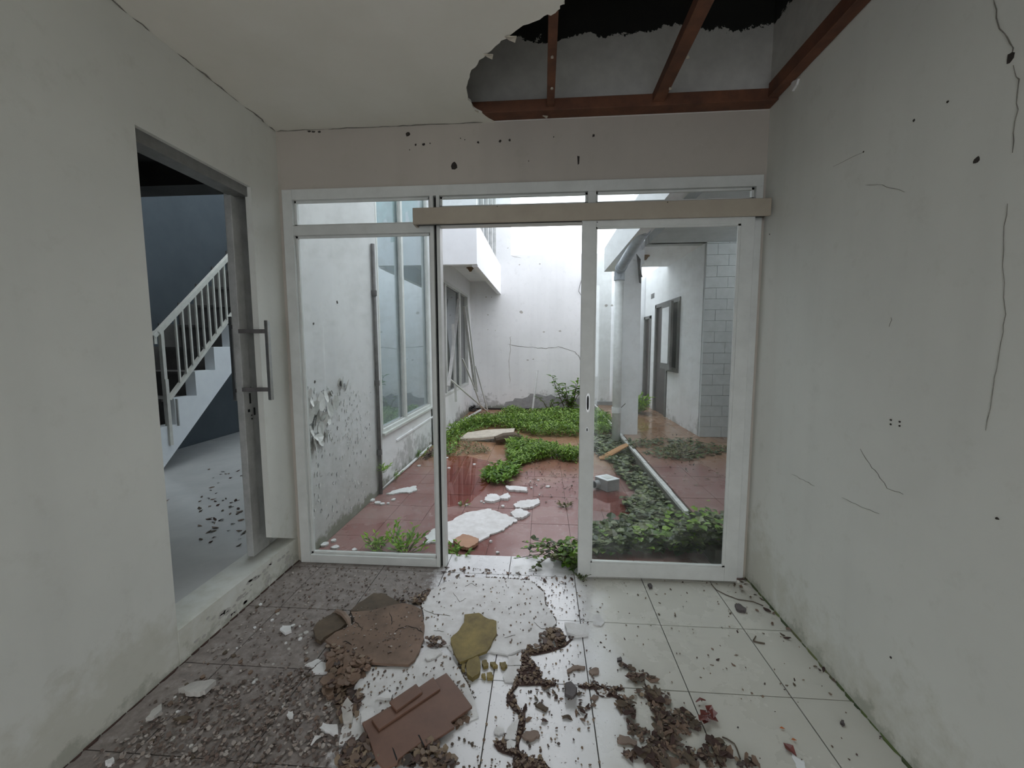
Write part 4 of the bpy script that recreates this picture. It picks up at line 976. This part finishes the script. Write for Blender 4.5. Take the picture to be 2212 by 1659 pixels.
tuft('grass_tuft', at_z(848, 1036, CF), 12, .10, .05, 'weed', 'small weed at the foot of the left wall, nearer one', 'weed', 28, .08)
tuft('grass_tuft', at_z(902, 992, CF), 14, .12, .06, 'weed', 'small weed at the foot of the left wall, farther one', 'weed', 29, .1)
# tall weed at the end wall
def tall_weed(x, y, h, n, lab, seed, s=.12):
    o = root('tall_weed', (x, y, CF), lab, 'plant'); r = random.Random(seed); ml = MB(); ms = MB()
    for j in range(n):
        b = Vector((x+r.uniform(-.05, .05), y, CF)); t = b+Vector((r.uniform(-.4, .35), r.uniform(-.12, .05), h*r.uniform(.55, 1)))
        m_ = b.lerp(t, .5)+Vector((r.uniform(-.05, .05), 0, .06)); ms.tube([b, m_, t], [.012, .008, .004], 5, cap=False)
        for k in range(24):
            q = k/23; p = b.lerp(m_, q*2) if q < .5 else m_.lerp(t, q*2-1)
            leaf(ml, p, s*r.uniform(.6, 1.2), r.uniform(0, 6.28), r.uniform(-.3, .6), .4)
    tag(ms.build('stems', 'drystem', o), kind='stuff'); tag(ml.build('foliage', 'weed', o), kind='stuff')
tall_weed(at_y(1228,880,8.9).x, 8.78, .92, 8, 'tall leafy weed against the end wall beside the sliding door edge', 31, .15)
tall_weed(at_y(1190,880,8.9).x, 8.8, .35, 4, 'short leafy weed against the end wall left of the tall one', 32, .09)
# vine bush coming in through the doorway
vbsh = root('vine_bush', (.14, 2.62, CF), 'leafy vine bush pushing in at the foot of the sliding door', 'plant')
r = random.Random(41); ml = MB(); ms = MB(); mlb = MB()
for j in range(26):
    b = Vector((r.uniform(.12, .22), r.uniform(2.5, 2.66), 0)); t = Vector((r.uniform(-.2, .2), r.uniform(2.44, 2.7), r.uniform(.0, .13)))
    m_ = b.lerp(t, .5)+Vector((0, 0, .05)); ms.tube([b, m_, t], .0022, 4, cap=False)
    for k in range(9):
        q = k/8; p = b.lerp(m_, q*2) if q < .5 else m_.lerp(t, q*2-1)
        ivy(ml if r.random() < .55 else mlb, p, r.uniform(.02, .042), r.uniform(0, 6.28), r.uniform(-.3, .8))
for j in range(150):
    p = Vector((r.gauss(.185, .03), r.uniform(2.45, 2.6), r.uniform(0, .16))); ivy(mlb if r.random() < .6 else ml, p, r.uniform(.02, .045), r.uniform(3, 6), r.uniform(-.6, .6))
tag(ml.build('dark_foliage', 'vine', vbsh), kind='stuff'); tag(mlb.build('foliage', 'weed', vbsh), kind='stuff'); tag(ms.build('stems', 'drystem', vbsh), kind='stuff')
mat_plant('vine_mat', [(1470,1150),(1500,1125),(1535,1130),(1575,1160),(1580,1215),(1440,1215)], 900, .2, .05, 'vine', 'dark vines heaped over the near end of the kerb', 'vines', 14, 'ivy', z=.07, gate=.2)
mat_plant('vine_mat', [(1480,1150),(1510,1130),(1560,1160),(1560,1200),(1460,1200)], 160, .26, .05, 'weed2', 'brighter leaves on top of the vines at the kerb end', 'vines', 15, 'ivy', z=.1)
tuft('grass_tuft', (.235, 2.385, .0), 10, .03, .025, 'vine', 'dark mossy weed at the corner foot of the sliding door', 'weed', 42, .05)

# ================================================================== DEBRIS ON THE ROOM FLOOR
def S2(ox, oy, sc_): return lambda P: [(ox+x*sc_, oy+y*sc_) for x, y in P]
A_ = S2(560, 1200, .3436); B_ = S2(1060, 1380, .1808); C_ = S2(620, 1440, .1989); D_ = S2(660, 1240, .14465); E_ = S2(1400, 1480, .1808); F_ = S2(100, 1200, .2984); G_ = S2(1200, 1200, .3617)
def rslab(name, px, mat, th, lab, cat, seed, z=0, amp=.004, tilt=0, n=3, group=None): return tag(slab(name, px, mat, th, z+.0012, amp, n, seed, tilt), lab, cat, group)
rslab('ceiling_board_piece', A_([(1170,165),(1300,135),(1450,140),(1600,148),(1700,155),(1790,230),(1800,310),(1835,360),(1870,420),(1800,500),(1770,575),(1640,590),(1560,620),(1440,600),(1330,650),(1240,640),(1180,560),(1040,540),(1030,440),(1035,380),(1020,310),(1080,220)]), 'gyp_white', .010, 'large white fallen ceiling sheet on the floor by the doorway', 'ceiling board', 51, amp=.003)
rslab('ceiling_board_piece', A_([(680,700),(940,690),(1010,620),(1060,585),(1130,590),(1210,640),(1280,760),(1350,900),(1380,1010),(1200,1080),(900,1100),(640,1150),(500,1200),(520,1080),(590,1000),(560,950),(600,820)]), 'gyp_white', .006, 'white speckled ceiling sheet lying under the brown board', 'ceiling board', 52, amp=.003)
rslab('ceiling_board_piece', A_([(570,348),(620,300),(720,235),(790,240),(840,270),(905,305),(880,330),(760,350)]), 'gyp_dark', .014, 'dark brown soaked board piece behind the big brown one', 'ceiling board', 53)
rslab('ceiling_board_piece', A_([(575,352),(700,345),(800,320),(900,298),(960,310),(1022,340),(1040,440),(1035,520),(1010,590),(980,650),(940,685),(820,680),(700,670),(640,650),(560,620),(460,600),(455,560),(415,530),(480,480),(600,430)]), 'gyp_brown', .012, 'big brown water-stained ceiling board piece left of the white sheet', 'ceiling board', 54, z=.010, amp=.003)
rslab('ceiling_board_piece', A_([(340,470),(370,430),(430,395),(500,372),(555,425),(500,470),(420,510),(385,540),(355,520)]), 'gyp_dark', .02, 'nearly black crumpled board lump at the left end of the brown piece', 'ceiling board', 55, tilt=.008)
a = [at_z(x, y, .03) for x, y in A_([(452,362),(490,358),(530,385),(560,415),(572,440)])]
MB_ = MB().tube([Vector((v.x, v.y, .02+.025*math.sin(pi*i/4))) for i, v in enumerate(a)], [.004, .012, .014, .013, .005], 7)
tag(MB_.build('bark_curl', 'tan_wet'), 'curled pale brown strip on top of the black crumpled lump', 'bark')
rslab('ceiling_board_piece', A_([(1290,370),(1380,360),(1425,390),(1492,412),(1494,485),(1462,545),(1430,600),(1340,640),(1262,668),(1220,600),(1203,520),(1255,470),(1288,420)]), 'olive', .012, 'olive mouldy board piece lying on the large white sheet', 'ceiling board', 56, z=.011, amp=.003)
rslab('ceiling_board_piece', A_([(1300,690),(1330,640),(1375,628),(1392,680),(1380,740),(1340,768),(1310,745)]), 'olive', .02, 'small olive lump just in front of the olive board piece', 'ceiling board', 57)
for i, P in enumerate([[(1400,660),(1430,655),(1440,690),(1410,700)], [(1450,670),(1480,665),(1500,690),(1470,700)], [(1510,670),(1545,665),(1560,690),(1530,705)], [(1270,670),(1300,680),(1295,720),(1275,715)], [(1430,735),(1465,735),(1470,765),(1435,770)], [(1400,740),(1420,738),(1425,760),(1405,762)]]):
    rslab('olive_crumb', A_(P), 'olive', .014, ['olive crumb touching the right side of the olive lump', 'olive crumb second to the right of the olive lump', 'olive crumb farthest right of the olive lump', 'narrow olive crumb on the left side of the olive lump', 'olive crumb in front, lower right of the olive lump', 'smallest olive crumb close in front of the olive lump'][i], 'crumb', 60+i, group='crumbs around the olive board')
# brown fibre board with two strips on it
bb = root('broken_board', at_z(900, 1560, 0), 'reddish brown flat board with two narrower strips, broken lower edge', 'board')
def bslab(px, th, z, name, up=0):
    pts = [at_z(x, y, z+th) for x, y in px]
    return MB().prism(pts, (0, 0, -th)).build(name, 'board', bb, bevel=.0012)
bslab(C_([(815,610),(1730,65),(1880,250),(2012,432),(1780,600),(1822,652),(1500,862),(1462,812),(1212,1002),(1200,1045),(1060,1110),(965,1010),(890,780)]), .010, .014, 'board')
bslab(C_([(920,570),(1590,112),(1665,238),(1000,682)]), .009, .0242, 'strip')
bslab(C_([(1110,380),(1402,183),(1472,272),(1190,478)]), .009, .0334, 'strip')
MB().prism([at_z(x, y, .022) for x, y in C_([(1420,745),(1440,750),(1490,860),(1480,865)])], (0,0,.0025)).build('split', 'dark', bb)
MB().prism([at_z(x, y, .022) for x, y in C_([(1140,880),(1160,900),(1200,1010),(1190,1030),(1165,960)])], (0,0,.0025)).build('split', 'dark', bb)
br = [o for o in bpy.data.objects if o.get('label', '').startswith('big brown water-stained')][0]
for i, P in enumerate([[(1250,570),(1290,680),(1280,760)], [(1340,870),(1400,810),(1530,775),(1650,810),(1750,880)], [(680,600),(740,720),(860,820)], [(560,1020),(610,1010),(690,1060)]]):
    crack('crack', [at_z(x, y, .0235) for x, y in D_(P)], 'z', (0, 0, 1), .0022, br, 'dark', i)
wh = [o for o in bpy.data.objects if o.get('label', '').startswith('large white fallen')][0]
for i, P in enumerate([[(1030,340),(1100,370),(1200,380)], [(1220,235),(1260,290),(1300,270)], [(1290,200),(1330,175),(1370,195)], [(1730,420),(1770,460),(1840,465)], [(1100,470),(1160,480)], [(1540,520),(1610,500)]]):
    crack('crack', [at_z(x, y, .0115) for x, y in A_(P)], 'z', (0, 0, 1), .0016, wh, 'crack', i)
# soggy brown rubble between brown board and the strip board
def heap(name, px, n, s, mats, lab, cat, seed, h=.03, z=0, gate=None):
    rr = random.Random(seed); mb = MB()
    for (x, y) in scatter(px, n, seed, 0):
        if gate and mnoise.noise(Vector((x*14, y*14, seed)))*.6+mnoise.noise(Vector((x*40, y*40, seed)))*.4 < gate: continue
        q = s*rr.uniform(.4, 1.2); hh = z+rr.uniform(0, h); k = rr.randint(5, 7); a0 = rr.uniform(0, 6); ta, tb = rr.uniform(-.5, .5), rr.uniform(-.5, .5)
        P = []
        for i in range(k):
            an = a0+2*pi*i/k; u, v = q*rr.uniform(.6, 1.2)*math.cos(an), q*rr.uniform(.6, 1.2)*math.sin(an)
            P.append(Vector((x+u, y+v, max(.002, hh+.004+u*ta+v*tb))))
        mb.prism(P, (0, 0, -.004 if h > .01 else -.0018))
    o = mb.build(name, mats); return tag(o, lab, cat, kind='stuff')
heap('wet_rubble', A_([(460,610),(560,630),(690,690),(690,730),(620,800),(560,850),(470,880),(400,870),(440,780),(450,700)]), 190, .022, 'gyp_brown', 'soggy brown rubble below the big brown board piece', 'rubble', 1, .035)
heap('wet_rubble', A_([(410,600),(470,600),(700,680),(660,760),(540,870),(440,890),(430,700)]), 130, .014, 'leaf_dead', 'dark leafy crumbs in the brown rubble', 'rubble', 2, .035)
heap('rubble_line', A_([(860,275),(920,290),(1010,260),(1060,215),(1080,240),(1030,310),(930,300),(870,300)]), 70, .012, 'leaf_dead', 'dark crumbs between the brown and white sheets', 'rubble', 3, .02)
heap('rubble_line', A_([(1770,500),(1830,470),(1880,480),(1930,520),(1880,570),(1790,600),(1690,610),(1660,600),(1760,570)]), 110, .015, 'leaf_dead', 'dark rubble at the right corner of the large white sheet', 'rubble', 4, .02)
heap('rubble_line', A_([(1040,530),(1110,520),(1180,560),(1120,580),(1060,570)]), 40, .012, 'leaf_dead', 'crumbs under the front edge of the large white sheet', 'rubble', 5, .015)
heap('rubble_line', A_([(500,880),(630,870),(640,920),(620,1010),(560,1060),(520,1020),(490,960)]), 60, .018, 'leaf_dead', 'rubble around the pale oval stone', 'rubble', 6, .015)
heap('rubble_line', A_([(1180,1020),(1300,1010),(1310,1050),(1240,1100),(1180,1110)]), 45, .013, 'gyp_brown', 'reddish brown crumbs at the right edge of the brown board', 'rubble', 7, .012)
heap('rubble_line', A_([(560,1190),(680,1180),(760,1336),(480,1336)]), 170, .016, 'leaf_dead', 'leaf and plaster rubble in front of the brown board', 'rubble', 8, .02)
heap('rubble_line', A_([(880,1290),(1010,1210),(1120,1200),(1200,1250),(1260,1336),(860,1336)]), 130, .014, 'leaf_dead', 'dark rubble at the bottom edge of the view', 'rubble', 9, .02)
# mud trail
mud = B_([(372,160),(560,150),(700,120),(860,70),(950,0),(980,0),(880,90),(720,150),(560,185),(450,190),(500,262),(590,380),(612,420),(602,470),(700,510),(785,525),(770,560),(640,572),(600,548),(330,552),(260,640),(300,720),(335,850),(415,885),(402,1080),(352,1200),(330,1345),(440,1400),(620,1450),(740,1560),(265,1560),(268,1400),(85,1330),(40,1260),(80,1200),(150,1215),(290,1335),(312,1180),(330,1000),(342,905),(250,820),(188,750),(190,670),(245,600),(320,430),(365,250)])
tag(slab('mud_trail', mud, 'mud', .004, .0005, .003, 3, 71), 'dark brown mud trail winding between the broken white sheets', 'mud', kind='stuff')
mud2 = B_([(1040,560),(1160,550),(1200,540),(1260,535),(1330,560),(1450,600),(1520,570),(1600,590),(1560,610),(1500,615),(1500,660),(1600,720),(1560,720),(1450,680),(1340,690),(1260,640),(1230,590),(1110,590)])
tag(slab('mud_trail', mud2, 'mud', .004, .0005, .003, 3, 72), 'short dark mud trail along the tile joint right of the stone', 'mud', kind='stuff')
heap('mud_crumbs', mud, 420, .007, 'leaf_dead', 'dark crumbs bedded in the winding mud trail', 'mud', 73, .004, .003)
heap('mud_crumbs', mud2, 90, .006, 'leaf_dead', 'dark crumbs bedded in the short mud trail', 'mud', 74, .004, .003)
# white broken fragments framing the mud trail
frs = [([(205,205),(365,205),(368,310),(210,318)], 'square white chip left of the mud trail top'),
       ([(210,325),(355,322),(300,520),(170,500),(145,440)], 'white chip below the square one at the mud trail'),
       ([(170,1190),(200,1060),(345,930),(330,1000),(305,1190),(250,1195)], 'tall white chip left of the lower mud trail'),
       ([(175,1240),(230,1200),(300,1225),(290,1300),(200,1310)], 'rounded white chip at the mud trail bend'),
       ([(40,1080),(90,1040),(150,1060),(165,1110),(100,1140),(45,1120)], 'white chip beside the black hole in the sheet'),
       ([(180,60),(380,80),(330,110),(225,165)], 'white triangle chip at the large sheet front edge'),
       ([(1270,610),(1340,590),(1410,630),(1380,680),(1300,660)], 'grey white chip on the right mud trail'),
       ([(1190,450),(1240,520),(1225,530),(1185,480)], 'narrow white chip on the tile joint')]
for i, (P, lab) in enumerate(frs): rslab('sheet_chip', B_(P), 'gyp_white', .007, lab, 'chip', 80+i, amp=.002)
rslab('sheet_chip', B_([(370,1150),(420,1100),(560,1095),(590,1140),(520,1190),(440,1200)]), 'tan_wet', .010, 'tan wet cardboard chip right of the lower mud trail', 'chip', 90)
rslab('sheet_chip', B_([(910,370),(980,315),(1130,325),(1110,360),(980,365),(915,400)]), 'tan_wet', .008, 'long tan chip above the dark stone', 'chip', 91)
rslab('sheet_chip', B_([(1170,380),(1230,345),(1290,350),(1290,410),(1210,435)]), 'tan_wet', .008, 'rounded tan chip right of the tile joint', 'chip', 92)
rslab('sheet_chip', B_([(1510,1180),(1540,1140),(1650,1160),(1750,1220),(1730,1280),(1640,1240),(1520,1230)]), 'tan_wet', .008, 'tan chip in front of the leaf pile', 'chip', 93)
rslab('sheet_chip', B_([(1185,700),(1240,660),(1290,690),(1240,740)]), 'tan_wet', .006, 'small tan chip below the right mud trail', 'chip', 94)
rslab('sheet_chip', B_([(530,790),(580,750),(690,820),(660,860)]), 'gyp_dark', .008, 'dark brown elongated chip right of the mud trail', 'chip', 95)
rslab('sheet_chip', A_([(1920,420),(2045,430),(2068,490),(1990,500),(1935,480)]), 'gyp_white', .016, 'thick white chip at the tile joint beside the large sheet', 'chip', 96)
rslab('sheet_chip', A_([(2100,375),(2140,372),(2170,415),(2150,440),(2100,430)]), 'gyp_white', .006, 'faint white chip lying on the clean cream tiles', 'chip', 97)
rslab('sheet_chip', A_([(285,690),(360,650),(395,655),(345,700)]), 'gyp_white', .008, 'white pointed chip on the muddy tiles, left one of a touching pair', 'chip', 98)
rslab('sheet_chip', A_([(330,720),(390,665),(455,680),(450,715),(400,735),(340,735)]), 'gyp_white', .012, 'white chip on the muddy tiles, right one of a touching pair', 'chip', 99)
rslab('sheet_chip', A_([(640,985),(680,950),(725,975),(728,1000),(700,1030),(640,1045)]), 'gyp_white', .014, 'bright white chip touching the left edge of the brown board', 'chip', 100, z=.007)
rslab('sheet_chip', A_([(730,890),(800,850),(842,870),(830,895)]), 'gyp_white', .012, 'bright white chip behind the brown board strips', 'chip', 101, z=.007)
rslab('sheet_chip', A_([(515,960),(555,890),(590,940),(585,1040),(530,1040)]), 'under', .018, 'pale tan pointed oval chip left of the brown board', 'chip', 102)
rslab('sheet_chip', A_([(380,1080),(400,1050),(490,1060),(495,1120),(440,1100)]), 'gyp_white', .014, 'white lump on the muddy tiles left of the brown board', 'chip', 103)
rslab('sheet_chip', A_([(1040,640),(1080,595),(1150,610),(1110,640),(1060,655)]), 'gyp_white', .008, 'white chip below the front edge of the large sheet', 'chip', 104, z=.007)
rslab('sheet_chip', F_([(955,965),(1060,920),(1190,905),(1230,915),(1150,990),(1090,1005),(1040,1000)]), 'under', .02, 'long grey flat plaster chip on the muddy tiles near the left wall', 'chip', 105, tilt=.006)
rslab('sheet_chip', F_([(720,1190),(780,1110),(830,1070),(838,1120),(780,1175)]), 'under', .014, 'pointed grey plaster chip near the left wall, in front of the flat one', 'chip', 106, tilt=.004)
rslab('sheet_chip', F_([(425,1490),(450,1470),(490,1465),(488,1490),(440,1510)]), 'gyp_white', .012, 'small white chip nearest to the left wall foot', 'chip', 107)
rslab('sheet_chip', F_([(1690,535),(1710,505),(1770,505),(1775,540),(1730,560)]), 'gyp_white', .014, 'small pale crumbly chip on the muddy tiles behind the rest', 'chip', 108)
rslab('sheet_chip', F_([(915,1180),(960,1165),(1040,1160),(1050,1175),(1000,1195),(950,1190)]), 'gyp_dark', .01, 'dark brown chip on the muddy tiles near the left wall', 'chip', 109)
rslab('sheet_chip', F_([(1740,1150),(1750,1125),(1785,1125),(1790,1150),(1760,1170)]), 'gyp_white', .012, 'small round white chip beside a tile joint on the muddy side', 'chip', 110)
rslab('sheet_chip', A_([(410,840),(470,830),(470,870),(430,890)]), 'gyp_brown', .02, 'reddish brown lump at the end of the brown rubble', 'chip', 111)
# curled pieces
def curl(px, w_, mat, lab, cat='plaster'):
    v = [at_z(x, y, .01) for x, y in px]; n = len(v)
    mb = MB().tube([Vector((p.x, p.y, .008+.01*math.sin(pi*i/(n-1)))) for i, p in enumerate(v)], [w_*.4]+[w_]*(n-2)+[w_*.4], 6)
    return tag(mb.build('curled_strip', mat), lab, cat)
curl(A_([(325,1190),(355,1160),(385,1135)]), .007, 'gyp_white', 'small curled white strip on the muddy tiles')
curl(E_([(570,195),(620,185),(685,175)]), .005, 'redleaf', 'rolled red strip beside the dark red leaf wad', 'leaf')
# stone
st_ = [at_z(x, y, .035) for x, y in B_([(890,520),(960,500),(1035,580),(1022,660),(985,700),(885,655)])]
bs_ = [at_z(x, y, .001) for x, y in B_([(885,560),(950,545),(1035,625),(1030,670),(982,728),(880,690)])]
mb = MB().add(bs_+st_, [(5,4,3,2,1,0),(6,7,8,9,10,11)]+[(i, (i+1) % 6, (i+1) % 6+6, i+6) for i in range(6)])
tag(mb.build('stone', 'stone', bevel=.003), 'dark angular stone on the white tiles right of the mud trail', 'stone')
rslab('stone', G_([(1070,290),(1095,285),(1140,315),(1135,330),(1085,320)]), 'stone', .014, 'small dark stone on the cream tiles near the door corner', 'stone', 120)
rslab('stone', G_([(550,170),(570,165),(578,185),(560,192)]), 'stone', .01, 'tiny dark stone on the cream tiles in front of the sliding door', 'stone', 121)
rslab('stone', G_([(1700,990),(1720,982),(1728,1005),(1712,1012)]), 'stone', .008, 'tiny dark stone near the right wall foot', 'stone', 122)
rslab('stone', B_([(1510,225),(1550,210),(1570,240),(1515,260)]), 'stone', .008, 'tiny square dark stone behind the leaf pile', 'stone', 123)
# leaves
mb = MB()
for i in range(9):
    rr = random.Random(i+7); c = at_z(*E_([(715+rr.uniform(-60,60), 350+rr.uniform(-70,70))])[0], .004+i*.002)
    leaf(mb, c, .04, rr.uniform(0, 6), rr.uniform(-.1, .3), .8)
tag(mb.build('leaf_wad', 'redleaf'), 'dark red crumpled leaf wad on the cream tiles', 'leaf')
def oneleaf(px, s, yaw, mat, lab, w_=.55, cat='leaf', group=None, tilt=.05, z=.004):
    mb = MB(); c = at_z(px[0], px[1], z); leaf(mb, c, s, yaw, tilt, w_)
    o = mb.build('fallen_leaf', mat); m_ = o.modifiers.new('thickness', 'SOLIDIFY'); m_.thickness = .0008
    return tag(o, lab, cat, group)
oneleaf((1692,1604), .05, -1.2, 'redleaf', 'dark red oval leaf alone on the cream tiles', .7)
oneleaf((1684,1572), .018, -.1, 'orange', 'tiny orange petal, upper one of two', .5, 'petal')
oneleaf((1709,1597), .018, -.1, 'orange', 'tiny orange petal, lower one of two', .5, 'petal')
rslab('paper_scrap', E_([(1700,780),(1760,850),(1860,900),(1880,990),(1780,1000),(1740,900)]), 'label', .001, 'pale torn scrap trailing from the red oval leaf', 'scrap', 130, amp=.002)
tag(MB().tube([at_z(x, y, .004) for x, y in G_([(1180,510),(1210,518),(1250,525)])], .0035, 5).build('twig', 'drystem'), 'short dark forked twig on the cream tiles', 'twig')
tag(MB().tube([at_z(x, y, .004) for x, y in G_([(1180,508),(1190,492),(1196,480)])], .0025, 5).build('twig', 'drystem'), 'tiny pale side twig touching the dark forked twig', 'twig')
tag(MB().tube([at_z(x, y, .004) for x, y in G_([(930,170),(960,205),(1020,235),(1090,262),(1180,275),(1240,300)])], .0025, 5).build('dry_vine', 'drystem'), 'thin dark vine stem running to the right wall corner', 'vine')
tag(MB().tube([at_z(x, y, .004) for x, y in E_([(885,620),(940,640),(1030,700),(1060,760),(1100,880)])], .0025, 5).build('twig', 'drystem'), 'long thin twig at the right edge of the leaf pile', 'twig')
# individually visible dead leaves: the pile at the right of the middle
protos = []
rr = random.Random(99)
for i in range(6):
    mb = MB(); n = rr.randint(6, 9); s = .016
    P = [Vector((s*rr.uniform(.55, 1.25)*math.cos(2*pi*k/n)*1.5, s*rr.uniform(.55, 1.25)*math.sin(2*pi*k/n), .0025+rr.uniform(-.0015, .006))) for k in range(n)]
    vs = P+[Vector((0, 0, .0035))]+[p-Vector((0,0,.0012)) for p in P]
    mb.add(vs, [(k, (k+1) % n, n) for k in range(n)]+[((k+1) % n, k, k+n+1, (k+1) % n+n+1) for k in range(n)])
    for mname in ('a', 'b', 'c'):
        me = bpy.data.meshes.new('dead_leaf'); me.from_pydata([tuple(v) for v in mb.v], [], mb.f)
        me.materials.append(MT[{'a': 'gyp_dark', 'b': 'gyp_brown', 'c': 'mud'}[mname]]); protos.append(me)
def place_leaf(x, y, s, z, lab, grp, cat='leaf', meshes=None):
    o = bpy.data.objects.new('dead_leaf', rr.choice(meshes or protos)); COL.objects.link(o); o.location = (x, y, z)
    o.rotation_euler = (rr.uniform(-.25, .25), rr.uniform(-.25, .25), rr.uniform(0, 6.28)); o.scale = (s, s*rr.uniform(.5, 1), s)
    return tag(o, lab, cat, grp)
pileA = G_([(360,660),(430,650),(480,720),(520,690),(590,740),(600,800),(680,830),(680,890),(640,920),(690,930),(760,930),(830,980),(880,1050),(960,1110),(1100,1180),(1250,1269),(600,1269),(500,1230),(360,1200),(600,1140),(440,1080),(430,960),(350,900),(400,860),(480,830),(520,790),(380,720)])
band = [pileA]
for (x, y) in [p_ for p_ in scatter(pileA, 330, 5, 0) if mnoise.noise(Vector((p_[0]*14, p_[1]*14, 21))) > -.16][:210]: place_leaf(x, y, rr.uniform(.5, 1.25), rr.uniform(.002, .012), 'brown dead leaf in the wet pile on the cream tiles', 'dead leaves in the pile on the cream tiles')
heap('leaf_crumbs', pileA, 900, .008, 'leaf_dead', 'wet dark leaf crumbs making up the leaf pile', 'leaves', 21, .008, 0, -.06)
for (x, y) in scatter(B_([(380,560),(760,560),(1060,600),(1200,640),(1280,960),(1180,1080),(1000,1000),(800,900),(480,1100),(380,860)]), 34, 6, 0): place_leaf(x, y, rr.uniform(.3, .8), .002, 'small brown leaf on the speckled white tiles', 'small leaves on the white tiles')
for (x, y) in scatter([(1270,1250),(1560,1250),(1700,1400),(1850,1560),(1860,1650),(1600,1560),(1450,1480),(1290,1400)], 30, 7, 0): place_leaf(x, y, rr.uniform(.2, .45), .001, 'tiny dark leaf on the clean cream tiles', 'tiny leaves on the cream tiles')
for (x, y) in scatter([(945,1225),(1250,1235),(1245,1260),(1180,1262),(1100,1240),(950,1260)], 34, 8, 0): place_leaf(x, y, rr.uniform(.4, .9), .003, 'brown leaf scrap along the doorway threshold', 'leaf scraps along the threshold')
for (x, y) in scatter([(1560,1245),(1610,1245),(1680,1330),(1850,1500),(1830,1505),(1640,1330)], 26, 9, 0): place_leaf(x, y, rr.uniform(.4, .9), .003, 'dark leaf scrap along the foot of the right wall', 'leaf scraps along the right wall')
# grit: what nobody could count
heap('grit', [(560,1300),(640,1215),(930,1230),(900,1300),(720,1340),(700,1450),(640,1659),(170,1659),(400,1450)], 900, .006, 'grit', 'fine grit and plaster crumbs over the muddy left tiles', 'grit', 31, .004)
heap('grit', [(400,1500),(700,1440),(800,1659),(200,1659)], 1100, .0075, 'grit', 'coarser plaster and leaf grit in the left foreground', 'grit', 32, .006)
heap('grit', [(950,1225),(1260,1240),(1290,1480),(1300,1659),(1000,1659),(1120,1420)], 520, .005, 'leaf_dead', 'dark specks scattered over the wet white tiles', 'grit', 33, .003)
heap('grit', [(1260,1250),(1600,1255),(1960,1659),(1300,1659)], 120, .004, 'leaf_dead', 'few dark specks on the clean cream tiles', 'grit', 34, .002)
heap('grit', A_([(1170,165),(1700,155),(1870,420),(1640,590),(1240,640),(1040,540),(1020,310)]), 170, .005, 'leaf_dead', 'dark specks on the large white sheet', 'grit', 35, .001, .0115)
heap('grit', A_([(575,352),(1022,340),(1035,520),(940,685),(460,600)]), 130, .005, 'grit', 'small crumbs on the big brown board piece', 'grit', 36, .001, .0225)
heap('grit', A_([(680,700),(940,690),(1210,640),(1380,1010),(900,1090),(560,1100)]), 160, .005, 'leaf_dead', 'dark specks on the speckled white sheet', 'grit', 37, .001, .0075)
for k in range(60):
    x, y = rr.choice(scatter([(400,1480),(560,1300),(700,1350),(720,1659),(200,1659)], 1, 300+k, 0))
    tag(MB().prism(blob(Vector((x, y, .006)), rr.uniform(.004, .012), 'z', k+700, 6), (0, 0, -.006)).build('plaster_chip', rr.choice(['gyp_white', 'under', 'gyp_brown', 'gyp_dark'])), 'small plaster chip on the muddy left tiles', 'chip', 'small chips on the muddy tiles')
# leaf litter on the hall floor behind the doorway
for k in range(60):
    a = rr.gauss(0, .28); px_, py_ = rr.uniform(430, 545), rr.uniform(1070, 1180) if k % 4 else rr.uniform(1010, 1070)
    v = at_z(px_, py_, HF)
    place_leaf(v.x, v.y, rr.uniform(.4, 1.1), HF+.002, 'dark dead leaf on the pale hall floor', 'dead leaves on the hall floor')
for (x, y, s) in [(525,1028,1.6),(497,1135-40,1.3),(360,1083,1.2),(447,1277,.8),(555,1190,1)]:
    v = at_z(x, y, HF); place_leaf(v.x, v.y, s, HF+.002, 'dark dead leaf on the pale hall floor', 'dead leaves on the hall floor')

def rim(px, z, seed, dens=260, s=.006, mat='gyp_dark', lab=''):
    r_ = random.Random(seed); P = [at_z(x, y, 0) for x, y in px]; mb = MB()
    for i, p in enumerate(P):
        q = P[(i+1) % len(P)]; n = max(2, int((q-p).length*dens))
        for k in range(n):
            if mnoise.noise(Vector((p.x*9+k*.15, p.y*9, seed))) < -.12: continue
            v = p.lerp(q, r_.random())+Vector((r_.gauss(0, .004), r_.gauss(0, .004), 0))
            mb.prism(blob(Vector((v.x, v.y, .003+r_.uniform(0, .003))), s*r_.uniform(.3, 1.1), 'z', r_.randint(0, 9**6), 5), (0, 0, -.0025))
    return tag(mb.build('edge_dirt', mat), lab, 'dirt', kind='stuff')
rim(A_([(1170,165),(1450,140),(1700,155),(1790,230),(1800,310),(1870,420),(1770,575),(1640,590),(1560,620),(1440,600)]), 0, 1, lab='dark dirt along the edge of the large white sheet')
rim(A_([(1080,220),(1020,310),(1040,380),(1040,540),(1180,560),(1240,640),(1280,760),(1350,900)]), 0, 2, 200, lab='dark dirt along the left edge of the white sheets')
rim(A_([(415,530),(455,560),(460,600),(560,620),(700,670),(940,685),(1010,590),(1035,520)]), 0, 3, 160, lab='dark dirt along the edge of the brown board piece')
rim(A_([(1100,1336),(1180,1200),(1260,1150),(1500,1300),(1650,1336)]), 0, 4, 120, lab='dark dirt on the broken white tiles in front')
